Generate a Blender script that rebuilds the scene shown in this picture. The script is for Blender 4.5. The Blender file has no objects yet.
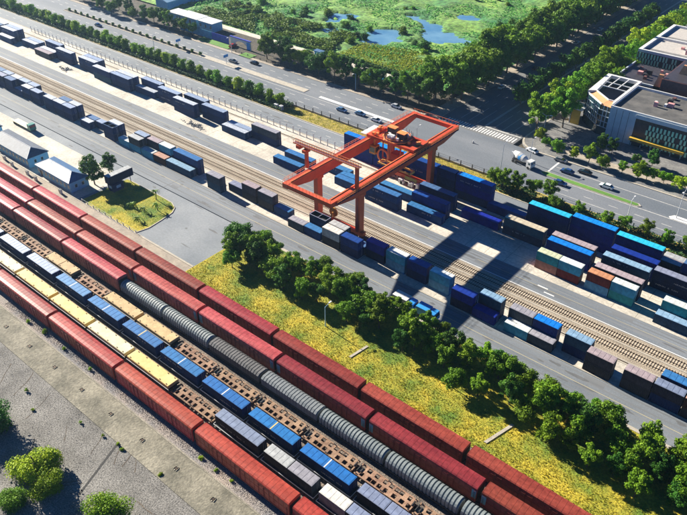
import bpy, math, random
from mathutils import Vector, noise
R = math.radians
rnd = random.Random(7)
S = bpy.context.scene
C = S.collection

# ------------------------------------------------------------------ camera
cam_d = bpy.data.cameras.new('camera'); cam = bpy.data.objects.new('camera', cam_d); C.objects.link(cam)
cam_d.sensor_fit = 'HORIZONTAL'; cam_d.sensor_width = 36.0; cam_d.lens = 36.0 * 693.0 / 687.0
cam_d.clip_start = 1.0; cam_d.clip_end = 3000.0
cam.location = (0, 0, 110)
PITCH = 35.783; YAW = 129.988
cam.rotation_euler = (R(90 - PITCH), 0, R(YAW - 90))
S.camera = cam
# ------------------------------------------------------------------ light
SUN_DIR = Vector((-1.0, 0.07, 0.440)).normalized()      # towards the sun
elev = math.asin(SUN_DIR.z)
az = math.atan2(SUN_DIR.x, SUN_DIR.y)                   # clockwise from +Y
w = bpy.data.worlds.new('World'); S.world = w; w.use_nodes = True
nt = w.node_tree; nt.nodes.clear()
sky = nt.nodes.new('ShaderNodeTexSky'); sky.sky_type = 'NISHITA'; sky.sun_disc = False
sky.sun_elevation = elev; sky.sun_rotation = az; sky.air_density = 0.32; sky.dust_density = 0.0; sky.ozone_density = 6.0
bg = nt.nodes.new('ShaderNodeBackground'); bg.inputs['Strength'].default_value = 0.06
out = nt.nodes.new('ShaderNodeOutputWorld')
hsv = nt.nodes.new('ShaderNodeHueSaturation'); hsv.inputs['Saturation'].default_value = 2.1
nt.links.new(sky.outputs[0], hsv.inputs['Color']); nt.links.new(hsv.outputs[0], bg.inputs[0]); nt.links.new(bg.outputs[0], out.inputs[0])
sl = bpy.data.lights.new('sun', 'SUN'); sl.energy = 5.0; sl.angle = R(0.5); sl.color = (1.0, 0.925, 0.80)
so = bpy.data.objects.new('sun', sl); C.objects.link(so)
so.rotation_euler = SUN_DIR.to_track_quat('Z', 'Y').to_euler()
S.view_settings.view_transform = 'Standard'; S.view_settings.look = 'None'
S.view_settings.exposure = 1.55; S.view_settings.gamma = 1.0
S.render.engine = 'CYCLES'

# ------------------------------------------------------------------ materials
def mat(name, col, rough=0.6, var=0.12, scale=1.0, metal=0.0, bump=0.0, bscale=8.0, col2=None, spec=0.5,
        tint=0.0, streak=None, detail=5.0, coords='Object', lo=0.35, hi=0.65, fine=None):
    m = bpy.data.materials.new(name); m.use_nodes = True
    t = m.node_tree; N = t.nodes; L = t.links
    b = N['Principled BSDF']; b.inputs['Roughness'].default_value = rough; b.inputs['Metallic'].default_value = metal
    b.inputs['Specular IOR Level'].default_value = spec
    tc = N.new('ShaderNodeTexCoord'); src = tc.outputs[coords]
    if streak:
        mp = N.new('ShaderNodeMapping'); mp.inputs['Scale'].default_value = streak
        L.new(src, mp.inputs[0]); srcn = mp.outputs[0]
    else: srcn = src
    n = N.new('ShaderNodeTexNoise'); n.inputs['Scale'].default_value = scale; n.inputs['Detail'].default_value = detail
    n.inputs['Roughness'].default_value = 0.62
    L.new(srcn, n.inputs['Vector'])
    r = N.new('ShaderNodeValToRGB'); r.color_ramp.elements[0].position = lo; r.color_ramp.elements[1].position = hi
    c2 = col2 if col2 else tuple(min(1, c * (1 + var)) for c in col)
    c1 = col if col2 else tuple(c * (1 - var) for c in col)
    r.color_ramp.elements[0].color = (*c1, 1); r.color_ramp.elements[1].color = (*c2, 1)
    L.new(n.outputs[0], r.inputs[0]); last = r.outputs[0]
    if fine:
        n2 = N.new('ShaderNodeTexNoise'); n2.inputs['Scale'].default_value = fine[0]; n2.inputs['Detail'].default_value = 3
        L.new(src, n2.inputs['Vector'])
        r2 = N.new('ShaderNodeValToRGB'); r2.color_ramp.elements[0].position = 0.38; r2.color_ramp.elements[1].position = 0.62
        a = 1 - fine[1]; r2.color_ramp.elements[0].color = (a, a, a, 1); a = 1 + fine[1]; r2.color_ramp.elements[1].color = (a, a, a, 1)
        L.new(n2.outputs[0], r2.inputs[0])
        mx = N.new('ShaderNodeMixRGB'); mx.blend_type = 'MULTIPLY'; mx.inputs[0].default_value = 1
        L.new(last, mx.inputs[1]); L.new(r2.outputs[0], mx.inputs[2]); last = mx.outputs[0]
    if tint:
        oi = N.new('ShaderNodeObjectInfo'); hs = N.new('ShaderNodeHueSaturation')
        mr = N.new('ShaderNodeMapRange'); mr.inputs[3].default_value = 1 - tint; mr.inputs[4].default_value = 1 + tint
        L.new(oi.outputs['Random'], mr.inputs[0]); L.new(mr.outputs[0], hs.inputs['Value'])
        mr2 = N.new('ShaderNodeMapRange'); mr2.inputs[3].default_value = 0.5 - tint * 0.06; mr2.inputs[4].default_value = 0.5 + tint * 0.06
        mm = N.new('ShaderNodeMath'); mm.operation = 'FRACT'; mk = N.new('ShaderNodeMath'); mk.operation = 'MULTIPLY'; mk.inputs[1].default_value = 7.31
        L.new(oi.outputs['Random'], mk.inputs[0]); L.new(mk.outputs[0], mm.inputs[0]); L.new(mm.outputs[0], mr2.inputs[0])
        L.new(mr2.outputs[0], hs.inputs['Hue']); L.new(last, hs.inputs['Color']); last = hs.outputs[0]
    L.new(last, b.inputs['Base Color'])
    if bump:
        nb = N.new('ShaderNodeTexNoise'); nb.inputs['Scale'].default_value = bscale; nb.inputs['Detail'].default_value = 4
        L.new(src, nb.inputs['Vector']); bp = N.new('ShaderNodeBump'); bp.inputs['Strength'].default_value = min(1, bump)
        bp.inputs['Distance'].default_value = 0.15 * max(1, bump)
        L.new(nb.outputs[0], bp.inputs['Height']); L.new(bp.outputs[0], b.inputs['Normal'])
    return m
M = {}
def leafmat(name, c1, c2, tint=0.25, trans=0.25, sc=0.9):
    m = mat(name, c1, 0.6, col2=c2, scale=sc, tint=tint, spec=0.12, lo=0.3, hi=0.7)
    t = m.node_tree; b = t.nodes['Principled BSDF']; o = t.nodes['Material Output']
    tr = t.nodes.new('ShaderNodeBsdfTranslucent'); mx = t.nodes.new('ShaderNodeMixShader'); mx.inputs[0].default_value = trans
    src = b.inputs['Base Color'].links[0].from_socket
    t.links.new(src, tr.inputs[0]); t.links.new(b.outputs[0], mx.inputs[1]); t.links.new(tr.outputs[0], mx.inputs[2])
    t.links.new(mx.outputs[0], o.inputs[0]); return m
M['asphalt'] = mat('asphalt', (0.13, 0.15, 0.172), 0.85, scale=0.07, col2=(0.195, 0.215, 0.235), fine=(2.5, 0.08), streak=(0.35, 1.6, 1), bump=.3, bscale=6)
M['yard_asphalt'] = mat('yard_asphalt', (0.15, 0.172, 0.195), 0.85, scale=0.06, col2=(0.235, 0.255, 0.27), fine=(1.7, 0.07), bump=.3, bscale=5)
M['road_asphalt'] = mat('road_asphalt', (0.115, 0.135, 0.158), 0.85, scale=0.07, col2=(0.175, 0.19, 0.21), fine=(2.0, 0.08), streak=(0.3, 1.4, 1), bump=.3, bscale=6)
M['stain'] = mat('oil_stain', (0.09, 0.095, 0.10), 0.8, scale=.6, col2=(0.13, 0.135, 0.14))
M['tyre'] = mat('tyre_track', (0.125, 0.135, 0.145), 0.85, scale=0.12, col2=(0.19, 0.20, 0.21), streak=(.15, 2, 1), lo=.4, hi=.6)
M['ave_asphalt'] = mat('avenue_asphalt', (0.125, 0.13, 0.135), 0.85, scale=0.1, col2=(0.175, 0.175, 0.17), fine=(2.0, 0.08), bump=.3)
M['concrete'] = mat('concrete', (0.42, 0.385, 0.32), 0.9, scale=0.10, col2=(0.64, 0.585, 0.49), fine=(1.3, 0.12), bump=.3, bscale=4, detail=8)
M['kerb'] = mat('kerb', (0.42, 0.38, 0.31), 0.9, var=0.15, scale=0.8)
M['platform'] = mat('platform', (0.13, 0.122, 0.09), 0.92, scale=0.16, col2=(0.29, 0.265, 0.20), fine=(1.6, 0.16), bump=.6, bscale=2.5, detail=10)
M['gravel'] = mat('gravel', (0.105, 0.10, 0.09), 0.95, scale=0.14, col2=(0.27, 0.258, 0.235), fine=(3.6, 0.4), bump=0.45, bscale=3.2, detail=12, lo=.3, hi=.72)
M['ballast'] = mat('ballast', (0.11, 0.09, 0.075), 0.95, scale=0.3, col2=(0.25, 0.20, 0.16), fine=(4.5, 0.4), bump=1.5, bscale=5, detail=10)
M['old_kerb'] = mat('old_kerb', (0.19, 0.175, 0.135), 0.92, scale=0.5, col2=(0.32, 0.29, 0.23), fine=(3, .2))
M['shoulder'] = mat('shoulder', (0.20, 0.20, 0.205), 0.95, scale=0.12, col2=(0.36, 0.30, 0.25), fine=(5, 0.35), bump=1.0, bscale=6, detail=12)
M['rail_bed'] = mat('rail_bed', (0.25, 0.205, 0.15), 0.95, scale=0.25, col2=(0.41, 0.345, 0.26), fine=(4.0, 0.25), bump=1.0, bscale=5, detail=8, streak=(0.4, 1.5, 1))
M['lawn'] = mat('lawn', (0.11, 0.19, 0.015), 0.95, scale=0.13, col2=(0.47, 0.37, 0.028), fine=(2.2, 0.2), bump=.8, bscale=3, detail=10, lo=.38, hi=.62)
M['verge'] = mat('verge', (0.20, 0.17, 0.04), 0.95, scale=0.5, col2=(0.50, 0.38, 0.07), fine=(3, 0.3), bump=1, bscale=3)
M['soil'] = mat('soil', (0.045, 0.04, 0.03), 0.95, scale=0.5, col2=(0.10, 0.08, 0.05), fine=(2, 0.3), bump=1)
M['marsh'] = mat('marsh', (0.025, 0.15, 0.04), 0.95, scale=0.035, col2=(0.20, 0.34, 0.05), fine=(0.5, 0.4), bump=2, bscale=0.8, detail=12, lo=.36, hi=.64, coords='Object')
M['marsh_gold'] = mat('marsh_gold', (0.09, 0.15, 0.02), 0.95, scale=0.08, col2=(0.30, 0.30, 0.03), fine=(0.6, 0.4), bump=2, bscale=1, detail=12, lo=.36, hi=.6)
M['lawn_green'] = mat('lawn_green', (0.10, 0.24, 0.03), 0.95, scale=0.3, var=0.2)
M['paving'] = mat('paving', (0.26, 0.22, 0.18), 0.9, scale=0.2, col2=(0.40, 0.34, 0.26), fine=(1.5, 0.1))
M['plaza'] = mat('plaza', (0.13, 0.13, 0.135), 0.9, scale=0.2, col2=(0.22, 0.215, 0.20), fine=(1.5, 0.15))
M['white'] = mat('white_paint', (0.75, 0.73, 0.68), 0.7, var=0.12, scale=0.6)
M['worn_white'] = mat('worn_white', (0.40, 0.39, 0.36), 0.8, scale=0.9, col2=(0.62, 0.60, 0.55))
M['worn_yellow'] = mat('worn_yellow', (0.36, 0.32, 0.22), 0.8, scale=0.9, col2=(0.45, 0.39, 0.22))
M['water'] = mat('water', (0.08, 0.21, 0.35), 0.18, scale=0.05, col2=(0.17, 0.33, 0.45), bump=.15, bscale=1.2, spec=0.6)
M['pool'] = mat('pool', (0.03, 0.25, 0.40), 0.2, var=0.1)
M['rail_steel'] = mat('rail_steel', (0.10, 0.065, 0.045), 0.5, metal=0.6, var=0.2)
M['sleeper'] = mat('sleeper', (0.50, 0.42, 0.31), 0.9, var=0.2, scale=2)
M['sleeper_dark'] = mat('sleeper_dark', (0.14, 0.12, 0.10), 0.9, var=0.2, scale=2)
M['dark'] = mat('dark_steel', (0.02, 0.02, 0.022), 0.7, var=0.3, scale=2)
M['black'] = mat('black_rubber', (0.012, 0.012, 0.012), 0.8)
M['glass'] = mat('glass', (0.015, 0.045, 0.05), 0.08, var=0.1, spec=0.8)
M['red_orange'] = mat('crane_paint', (0.48, 0.045, 0.008), 0.55, scale=0.3, col2=(0.62, 0.085, 0.016), fine=(3, .06))
M['crane_orange'] = mat('crane_orange', (0.85, 0.27, 0.07), 0.5, var=0.15)
M['crane_ochre'] = mat('crane_ochre', (0.60, 0.30, 0.05), 0.5, var=0.2)
M['crane_dark'] = mat('crane_walkway', (0.13, 0.035, 0.05), 0.6, var=0.2)
M['olive'] = mat('olive_panel', (0.28, 0.25, 0.05), 0.6)
def rust(name, c, c2, rough=0.5):
    return mat(name, c, rough, spec=0.25, scale=0.35, col2=c2, streak=(0.25, 2.4, 1), fine=(1.6, 0.16), tint=0.2, detail=10, lo=.36, hi=.62)
M['car_red'] = rust('carrier_red', (0.20, 0.026, 0.022), (0.31, 0.052, 0.04), 0.45)
M['car_red_bright'] = rust('carrier_red_bright', (0.27, 0.026, 0.022), (0.40, 0.052, 0.040), 0.45)
M['car_red_glare'] = rust('red_with_glare', (0.30, 0.055, 0.045), (0.44, 0.11, 0.09), 0.40)  # left-hand wagons: sun glare mixed into the red as a paler tone
M['wine'] = rust('wine_red', (0.16, 0.02, 0.02), (0.24, 0.04, 0.035), 0.5)
M['tan'] = mat('tan_deck', (0.17, 0.09, 0.055), 0.85, scale=0.5, col2=(0.38, 0.24, 0.15), fine=(3, .18), tint=.1)
M['cover_yellow'] = mat('cover_yellow', (0.58, 0.42, 0.13), 0.7, scale=0.35, col2=(0.74, 0.56, 0.22), tint=.06, fine=(2, .06))
M['cover_cream'] = mat('cover_cream', (0.60, 0.52, 0.29), 0.7, scale=0.35, col2=(0.74, 0.67, 0.44), tint=.05, fine=(2, .06))
M['cover_tan'] = mat('cover_tan', (0.40, 0.27, 0.12), 0.75, scale=0.4, col2=(0.56, 0.39, 0.19), tint=.08, fine=(2, .1))
M['hood'] = mat('grey_hood', (0.17, 0.20, 0.20), 0.5, scale=0.6, col2=(0.27, 0.30, 0.29), streak=(1, .3, 1), tint=.12)
M['hood_dark'] = mat('dark_hood', (0.07, 0.07, 0.07), 0.6, scale=0.6, col2=(0.13, 0.125, 0.12), tint=.1)
M['hood_mid'] = mat('mid_grey_hood', (0.14, 0.16, 0.17), 0.6, scale=0.6, col2=(0.22, 0.24, 0.24), tint=.1)
M['teal_panel'] = mat('teal_panel', (0.12, 0.28, 0.34), 0.5)
M['foliage'] = leafmat('foliage', (0.045, 0.13, 0.008), (0.21, 0.33, 0.015))  # yellow-green end holds the crowns' warm sun highlights as colour
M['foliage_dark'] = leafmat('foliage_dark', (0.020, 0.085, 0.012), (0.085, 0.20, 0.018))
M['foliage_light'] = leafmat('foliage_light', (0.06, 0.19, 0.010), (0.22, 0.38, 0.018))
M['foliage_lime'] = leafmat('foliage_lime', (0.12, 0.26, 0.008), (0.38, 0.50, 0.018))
M['reed'] = leafmat('reed', (0.035, 0.17, 0.04), (0.16, 0.38, 0.06), trans=.4)
M['reed_gold'] = leafmat('reed_gold', (0.20, 0.30, 0.02), (0.48, 0.50, 0.03), trans=.4)
M['dry_grass'] = leafmat('dry_grass', (0.13, 0.21, 0.012), (0.46, 0.38, 0.025), trans=.4, sc=.13)
M['hedge'] = leafmat('hedge', (0.03, 0.08, 0.03), (0.07, 0.15, 0.04))
M['bark'] = mat('bark', (0.12, 0.09, 0.06), 0.9, var=0.25, scale=3)
M['wall_blue'] = mat('pale_blue_wall', (0.20, 0.46, 0.64), 0.8, var=0.1)
M['roof_slate'] = mat('slate_roof', (0.10, 0.12, 0.15), 0.7, scale=1.0, var=0.25)
M['roof_white'] = mat('peeling_roof', (0.12, 0.20, 0.26), 0.7, scale=1.1, col2=(0.72, 0.70, 0.66), lo=.36, hi=.44)
M['roof_blue'] = mat('blue_slate_roof', (0.05, 0.13, 0.26), 0.6, var=0.15)
M['off_white'] = mat('off_white', (0.62, 0.62, 0.60), 0.7, var=0.08)
M['bld_grey'] = mat('facade_panel', (0.48, 0.55, 0.58), 0.6, scale=0.5, var=0.08)
M['bld_dark'] = mat('facade_dark', (0.045, 0.04, 0.045), 0.5, var=0.25)
M['bld_brown'] = mat('brown_cladding', (0.14, 0.06, 0.05), 0.6, var=0.2)
M['bld_orange'] = mat('orange_tile_sunlit_wall', (0.62, 0.29, 0.13), 0.7, var=0.1)
M['roof_grey'] = mat('roof_gravel', (0.055, 0.055, 0.055), 0.95, scale=0.25, col2=(0.13, 0.125, 0.115), detail=9)
M['roof_pale'] = mat('roof_pale', (0.45, 0.42, 0.38), 0.9, var=0.12)
M['slat_green'] = mat('slat_green', (0.36, 0.72, 0.50), 0.6, var=0.15)
M['yellow'] = mat('yellow_panel', (0.62, 0.38, 0.04), 0.6, var=0.1)
M['hoarding'] = mat('hoarding_teal', (0.06, 0.30, 0.45), 0.6, var=0.2, scale=.4)
M['hoarding_blue'] = mat('hoarding_blue', (0.03, 0.05, 0.42), 0.6, var=0.15)
M['bright_blue'] = mat('bright_blue', (0.03, 0.28, 0.66), 0.5)
M['pink_paint'] = mat('pink_paint', (0.6, 0.3, 0.28), 0.7)
M['shed_roof'] = mat('shed_roof', (0.30, 0.52, 0.68), 0.6, var=0.1)
M['grey_metal'] = mat('grey_metal', (0.42, 0.44, 0.46), 0.5, var=0.1)
M['fence_dark'] = mat('fence_dark', (0.07, 0.065, 0.06), 0.7)
M['lamp_blue'] = mat('pale_blue_pole', (0.30, 0.50, 0.62), 0.5)
M['truck_green'] = mat('truck_green', (0.03, 0.22, 0.17), 0.4)
M['lights_red'] = mat('tail_lamp', (0.35, 0.01, 0.01), 0.3)

# container colours: (wall, roof); walls darkened to deepen their shade
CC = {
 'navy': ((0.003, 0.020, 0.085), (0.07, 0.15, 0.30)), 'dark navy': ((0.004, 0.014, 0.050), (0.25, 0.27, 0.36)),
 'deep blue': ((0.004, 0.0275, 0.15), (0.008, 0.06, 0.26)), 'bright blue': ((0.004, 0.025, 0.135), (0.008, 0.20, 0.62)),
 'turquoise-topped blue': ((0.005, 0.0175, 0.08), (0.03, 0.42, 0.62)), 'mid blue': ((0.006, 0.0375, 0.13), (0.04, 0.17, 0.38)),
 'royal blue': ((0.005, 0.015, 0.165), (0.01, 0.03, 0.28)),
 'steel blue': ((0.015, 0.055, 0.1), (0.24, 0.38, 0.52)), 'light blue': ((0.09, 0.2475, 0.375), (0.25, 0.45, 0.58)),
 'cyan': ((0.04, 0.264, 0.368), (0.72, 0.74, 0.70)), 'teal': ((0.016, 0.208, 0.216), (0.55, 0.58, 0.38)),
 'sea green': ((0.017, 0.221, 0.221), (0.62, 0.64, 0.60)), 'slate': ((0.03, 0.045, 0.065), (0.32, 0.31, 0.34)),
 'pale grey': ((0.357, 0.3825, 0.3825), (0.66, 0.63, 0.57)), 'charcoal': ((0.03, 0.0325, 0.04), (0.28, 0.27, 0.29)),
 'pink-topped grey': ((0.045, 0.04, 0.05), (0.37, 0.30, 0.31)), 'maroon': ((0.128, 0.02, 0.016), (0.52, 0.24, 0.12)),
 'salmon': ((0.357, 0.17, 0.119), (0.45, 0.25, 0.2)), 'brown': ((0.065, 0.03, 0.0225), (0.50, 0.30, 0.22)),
 'pale-topped blue': ((0.005, 0.024, 0.10), (0.30, 0.37, 0.50)), 'white-topped blue': ((0.005, 0.030, 0.11), (0.52, 0.56, 0.62)),  # left-hand stacks: low-sun glare put into the roof colour
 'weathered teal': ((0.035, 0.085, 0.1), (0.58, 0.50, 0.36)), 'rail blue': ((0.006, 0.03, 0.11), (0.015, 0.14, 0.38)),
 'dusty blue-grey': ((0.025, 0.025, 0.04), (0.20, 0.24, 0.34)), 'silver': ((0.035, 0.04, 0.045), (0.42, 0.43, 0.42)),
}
CM = {}
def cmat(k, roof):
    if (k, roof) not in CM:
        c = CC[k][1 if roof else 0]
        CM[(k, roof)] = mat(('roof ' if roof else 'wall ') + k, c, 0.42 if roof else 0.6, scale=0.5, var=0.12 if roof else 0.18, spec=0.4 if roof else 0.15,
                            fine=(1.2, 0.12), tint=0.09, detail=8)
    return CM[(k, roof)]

# ------------------------------------------------------------------ builders
class MB:
    def __init__(s): s.v = []; s.f = []
    def box(s, x0, x1, y0, y1, z0, z1):
        n = len(s.v); s.v += [(x0,y0,z0),(x1,y0,z0),(x1,y1,z0),(x0,y1,z0),(x0,y0,z1),(x1,y0,z1),(x1,y1,z1),(x0,y1,z1)]
        s.f += [(n,n+3,n+2,n+1),(n+4,n+5,n+6,n+7),(n,n+1,n+5,n+4),(n+1,n+2,n+6,n+5),(n+2,n+3,n+7,n+6),(n+3,n,n+4,n+7)]; return s
    def quad(s, *p):
        n = len(s.v); s.v += list(p); s.f.append(tuple(range(n, n+len(p)))); return s
    def prism(s, poly, z0, z1):              # poly in xy, extruded in z
        n = len(s.v); k = len(poly)
        s.v += [(x,y,z0) for x,y in poly] + [(x,y,z1) for x,y in poly]
        s.f.append(tuple(n+i for i in range(k))[::-1]); s.f.append(tuple(n+k+i for i in range(k)))
        for i in range(k): j=(i+1)%k; s.f.append((n+i,n+j,n+k+j,n+k+i))
        return s
    def prismx(s, prof, x0, x1):             # profile in (y,z), extruded in x
        n = len(s.v); k = len(prof)
        s.v += [(x0,y,z) for y,z in prof] + [(x1,y,z) for y,z in prof]
        s.f.append(tuple(n+i for i in range(k))[::-1]); s.f.append(tuple(n+k+i for i in range(k)))
        for i in range(k): j=(i+1)%k; s.f.append((n+i,n+j,n+k+j,n+k+i))
        return s
    def prismy(s, prof, y0, y1):             # profile in (x,z), extruded in y
        n = len(s.v); k = len(prof)
        s.v += [(x,y0,z) for x,z in prof] + [(x,y1,z) for x,z in prof]
        s.f.append(tuple(n+i for i in range(k))); s.f.append(tuple(n+k+i for i in range(k))[::-1])
        for i in range(k): j=(i+1)%k; s.f.append((n+j,n+i,n+k+i,n+k+j))
        return s
    def tube(s, a, b, r0, r1=None, k=8):
        r1 = r0 if r1 is None else r1
        a = Vector(a); b = Vector(b); d = (b-a).normalized(); u = d.orthogonal().normalized(); w_ = d.cross(u)
        n = len(s.v)
        for c, r in ((a, r0), (b, r1)):
            for i in range(k):
                t = 2*math.pi*i/k; s.v.append(tuple(c + u*math.cos(t)*r + w_*math.sin(t)*r))
        for i in range(k): j=(i+1)%k; s.f.append((n+i,n+j,n+k+j,n+k+i))
        s.f.append(tuple(n+i for i in range(k))[::-1]); s.f.append(tuple(n+k+i for i in range(k))); return s
    def mesh(s, name):
        me = bpy.data.meshes.new(name); me.from_pydata(s.v, [], s.f); me.update()
        me.materials.append(None); return me
def part(name, me, m, parent=None, loc=(0,0,0), rz=0):
    if isinstance(me, MB): me = me.mesh(name)
    o = bpy.data.objects.new(name, me); C.objects.link(o); o.location = loc; o.rotation_euler = (0,0,rz)
    if parent: o.parent = parent
    o.material_slots[0].link = 'OBJECT'; o.material_slots[0].material = M[m] if isinstance(m, str) else m
    return o
def tag(o, label=None, cat=None, group=None, kind=None):
    if label: o['label'] = label
    if cat: o['category'] = cat
    if group: o['group'] = group
    if kind: o['kind'] = kind
    return o
def thing(name, label, cat, loc, rz=0, group=None):
    o = bpy.data.objects.new(name, None); C.objects.link(o); o.location = loc; o.rotation_euler = (0,0,rz)
    return tag(o, label, cat, group)
def struct(name, me, m, loc=(0,0,0)):
    return tag(part(name, me, m, loc=loc), kind='structure')
UN = ['','first','second','third','fourth','fifth','sixth','seventh','eighth','ninth','tenth','eleventh','twelfth','thirteenth','fourteenth','fifteenth','sixteenth','seventeenth','eighteenth','nineteenth']
TN = {20:'twentieth',30:'thirtieth',40:'fortieth',50:'fiftieth',60:'sixtieth',70:'seventieth',80:'eightieth',90:'ninetieth'}
TC = {2:'twenty',3:'thirty',4:'forty',5:'fifty',6:'sixty',7:'seventy',8:'eighty',9:'ninety'}
def ordn(n):
    if n > 99: return 'hundred-and-' + ordn(n-100) if n > 100 else 'hundredth'
    if n < 20: return UN[n]
    if n % 10 == 0: return TN[n]
    return TC[n//10] + '-' + UN[n%10]
MESH = {}
def cached(key, fn):
    if key not in MESH: MESH[key] = fn().mesh(key if isinstance(key, str) else key[0])
    return MESH[key]

# ------------------------------------------------------------------ ground sheets
def rect(x0, x1, y0, y1, z=0.0, z0=-0.6): return MB().box(x0, x1, y0, y1, z0, z)
XL, XR = -620, 60
struct('terrain', MB().box(-2500, 1500, -900, 2500, -1.5, -0.62), 'soil')
struct('gravel_field', rect(XL, XR, -60, 40, 0.0), 'gravel')
struct('loading_platform', rect(XL, XR, 40.02, 46.6, 0.12), 'platform')
struct('platform_edge', rect(XL, XR, 46.62, 46.95, 0.16), 'old_kerb')
struct('rail_yard_ballast', rect(XL, XR, 47.32, 84.2, -0.12), 'ballast')
struct('ballast_shoulder', MB().prismx([(46.97,-.6),(50.1,-.6),(50.1,-.05),(46.97,.06)], XL, XR), 'shoulder')
struct('service_path', rect(XL, -126.0, 84.22, 87.6, 0.0), 'paving')
struct('drain_channel', rect(XL, -126.0, 87.62, 88.2, 0.1), 'kerb')
# the paved yard west of the tree belt with the lawn island, drawn as polygons
lawn_poly = [(-179,88.2),(-151.5,88.2),(-150.6,92),(-151.2,97),(-152,101.5),(-153.6,103.8),(-156.5,105),(-163,105.2),(-179,105.2)]
struct('container_yard_asphalt', rect(XL, -126.0, 88.22, 109.2, 0.0), 'yard_asphalt')
struct('lawn_island', MB().prism(lawn_poly, 0.0, 0.09), 'lawn')
kb = MB()
pts = [(-151.5,88.2),(-150.6,92),(-151.2,97),(-152,101.5),(-153.6,103.8),(-156.5,105),(-163,105.2),(-179,105.2)]
for a, b in zip(pts[:-1], pts[1:]):
    d = Vector((b[0]-a[0], b[1]-a[1])).normalized(); n_ = Vector((-d.y, d.x))*-0.3
    kb.prism([(a[0],a[1]),(b[0],b[1]),(b[0]-n_.x*-1,b[1]-n_.y*-1),(a[0]-n_.x*-1,a[1]-n_.y*-1)][::-1], 0.0, 0.15)
struct('lawn_kerb', kb, 'kerb')
struct('tree_belt_ground', rect(-125.98, XR, 84.22, 108.6, 0.05), 'lawn')
struct('pale_forecourt', rect(XL, -180.5, 88.3, 105.5, 0.006, -.01), 'concrete')
struct('belt_kerb', rect(-125.98, XR, 108.62, 109.5, 0.12), 'kerb')
struct('lower_dock_road', rect(XL, XR, 109.52, 118.0, 0.0), 'asphalt')
struct('lower_road_verge', rect(XL, XR, 118.02, 118.5, 0.12), 'kerb')
struct('stack_pad', rect(XL, XR, 118.52, 127.2, 0.04), 'concrete')
struct('crane_rail_bed', rect(XL, XR, 127.22, 136.3, 0.0), 'rail_bed')
struct('middle_dock_road', rect(XL, XR, 136.32, 143.0, 0.0), 'asphalt')
struct('container_pad', rect(XL, XR, 143.02, 166.4, 0.04), 'concrete')
struct('upper_dock_road', rect(XL, XR, 166.42, 174.2, 0.0), 'asphalt')
struct('road_verge', rect(XL, XR, 174.22, 182.6, 0.08), 'verge')
struct('public_road', rect(XL, XR, 182.62, 207.0, 0.0), 'road_asphalt')
struct('avenue', rect(-128, -96, 207.0, 640, 0.0), 'ave_asphalt')
struct('north_pavement', rect(XL, -134, 207.02, 209.0, 0.12), 'paving')
struct('north_verge', rect(XL, -134, 209.02, 228.6, 0.08), 'soil')
struct('walking_path', rect(-300, -156, 228.62, 232.6, 0.13), 'concrete')
struct('avenue_west_pavement', rect(-133.98, -128.02, 209.0, 640, 0.12), 'paving')
# corner with a rounded kerb
def corner(cx_, cy_, r, x1, y0):
    p = [(x1, y0)]
    for i in range(9):
        t = math.pi + math.pi/2*i/8
        p.append((cx_ + r*math.cos(t), cy_ + r*math.sin(t)))
    return p
pl = [(XR,207.02),(XR,640),(-95.98,640)] + [(-95.98+9-9*math.cos(t*math.pi/16), 216.02-9*math.sin(t*math.pi/16)) for t in range(0,9)]
struct('east_pavement', MB().prism(pl, -0.6, 0.12), 'plaza')
struct('kerb_walk', rect(-85, XR, 212.2, 216.0, 0.125), 'paving')
kc = MB()
cp = [(-95.98,420)] + [(-95.98+9-9*math.cos(t*math.pi/16), 216.02-9*math.sin(t*math.pi/16)) for t in range(0,9)] + [(40,207.02)]
for a, b in zip(cp[:-1], cp[1:]):
    d = Vector((b[0]-a[0], b[1]-a[1])).normalized(); n_ = Vector((-d.y, d.x))*0.7
    kc.prism([(a[0]+n_.x,a[1]+n_.y),(a[0],a[1]),(b[0],b[1]),(b[0]+n_.x,b[1]+n_.y)], 0.12, 0.17)
struct('corner_kerb', kc, 'kerb')

# marsh terrain with pond
def inpoly(x, y, P):
    c = False; j = len(P)-1
    for i in range(len(P)):
        if (P[i][1] > y) != (P[j][1] > y) and x < (P[j][0]-P[i][0])*(y-P[i][1])/(P[j][1]-P[i][1]) + P[i][0]: c = not c
        j = i
    return c
POND = [[(-209,258),(-203,262),(-212,266),(-211,278),(-207,283),(-199,284),(-194,274),(-188,272),(-184,278),(-188,285),(-193,290),(-197,299),(-216,303),(-214,308),(-200,306),(-188,302),(-183,296),(-172,294),(-162.6,291),(-163,288),(-172,281),(-184,274),(-192,264),(-196,257)],
        [(-246,283),(-243,276),(-234,279),(-229,285),(-233,290),(-241,289)],
        [(-232,262),(-229,256),(-222,259),(-224,264),(-229,266)],
        [(-192,321),(-182,318),(-180,325),(-189,327)],
        [(-241,276),(-238,270),(-232,273),(-234,278)]]
nx, ny = 200, 150
x0_, x1_, y0_, y1_ = -470.0, -134.0, 232.65, 480.0
vs = []; fs = []
def pond_d(x, y):
    ox_, oy_ = x, y; x += 3.2*noise.fractal(Vector((ox_*0.16, oy_*0.16, 3)), 1, 2, 3); y += 3.2*noise.fractal(Vector((ox_*0.16, oy_*0.16, 9)), 1, 2, 3)
    return any(inpoly(x, y, P) for P in POND)
for j in range(ny+1):
    for i in range(nx+1):
        x = x0_ + (x1_-x0_)*i/nx; y = y0_ + (y1_-y0_)*j/ny
        h = 0.35 + 0.9*noise.fractal(Vector((x*0.06, y*0.06, 0)), 1.0, 2.0, 4) + 0.3*noise.noise(Vector((x*0.5, y*0.5, 5)))
        h = max(-0.25, h)
        if pond_d(x, y): h = -0.9
        if j == 0 or i == nx: h = 0.05
        vs.append((x, y, h))
for j in range(ny):
    for i in range(nx):
        a = j*(nx+1)+i; fs.append((a, a+1, a+nx+2, a+nx+1))
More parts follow.
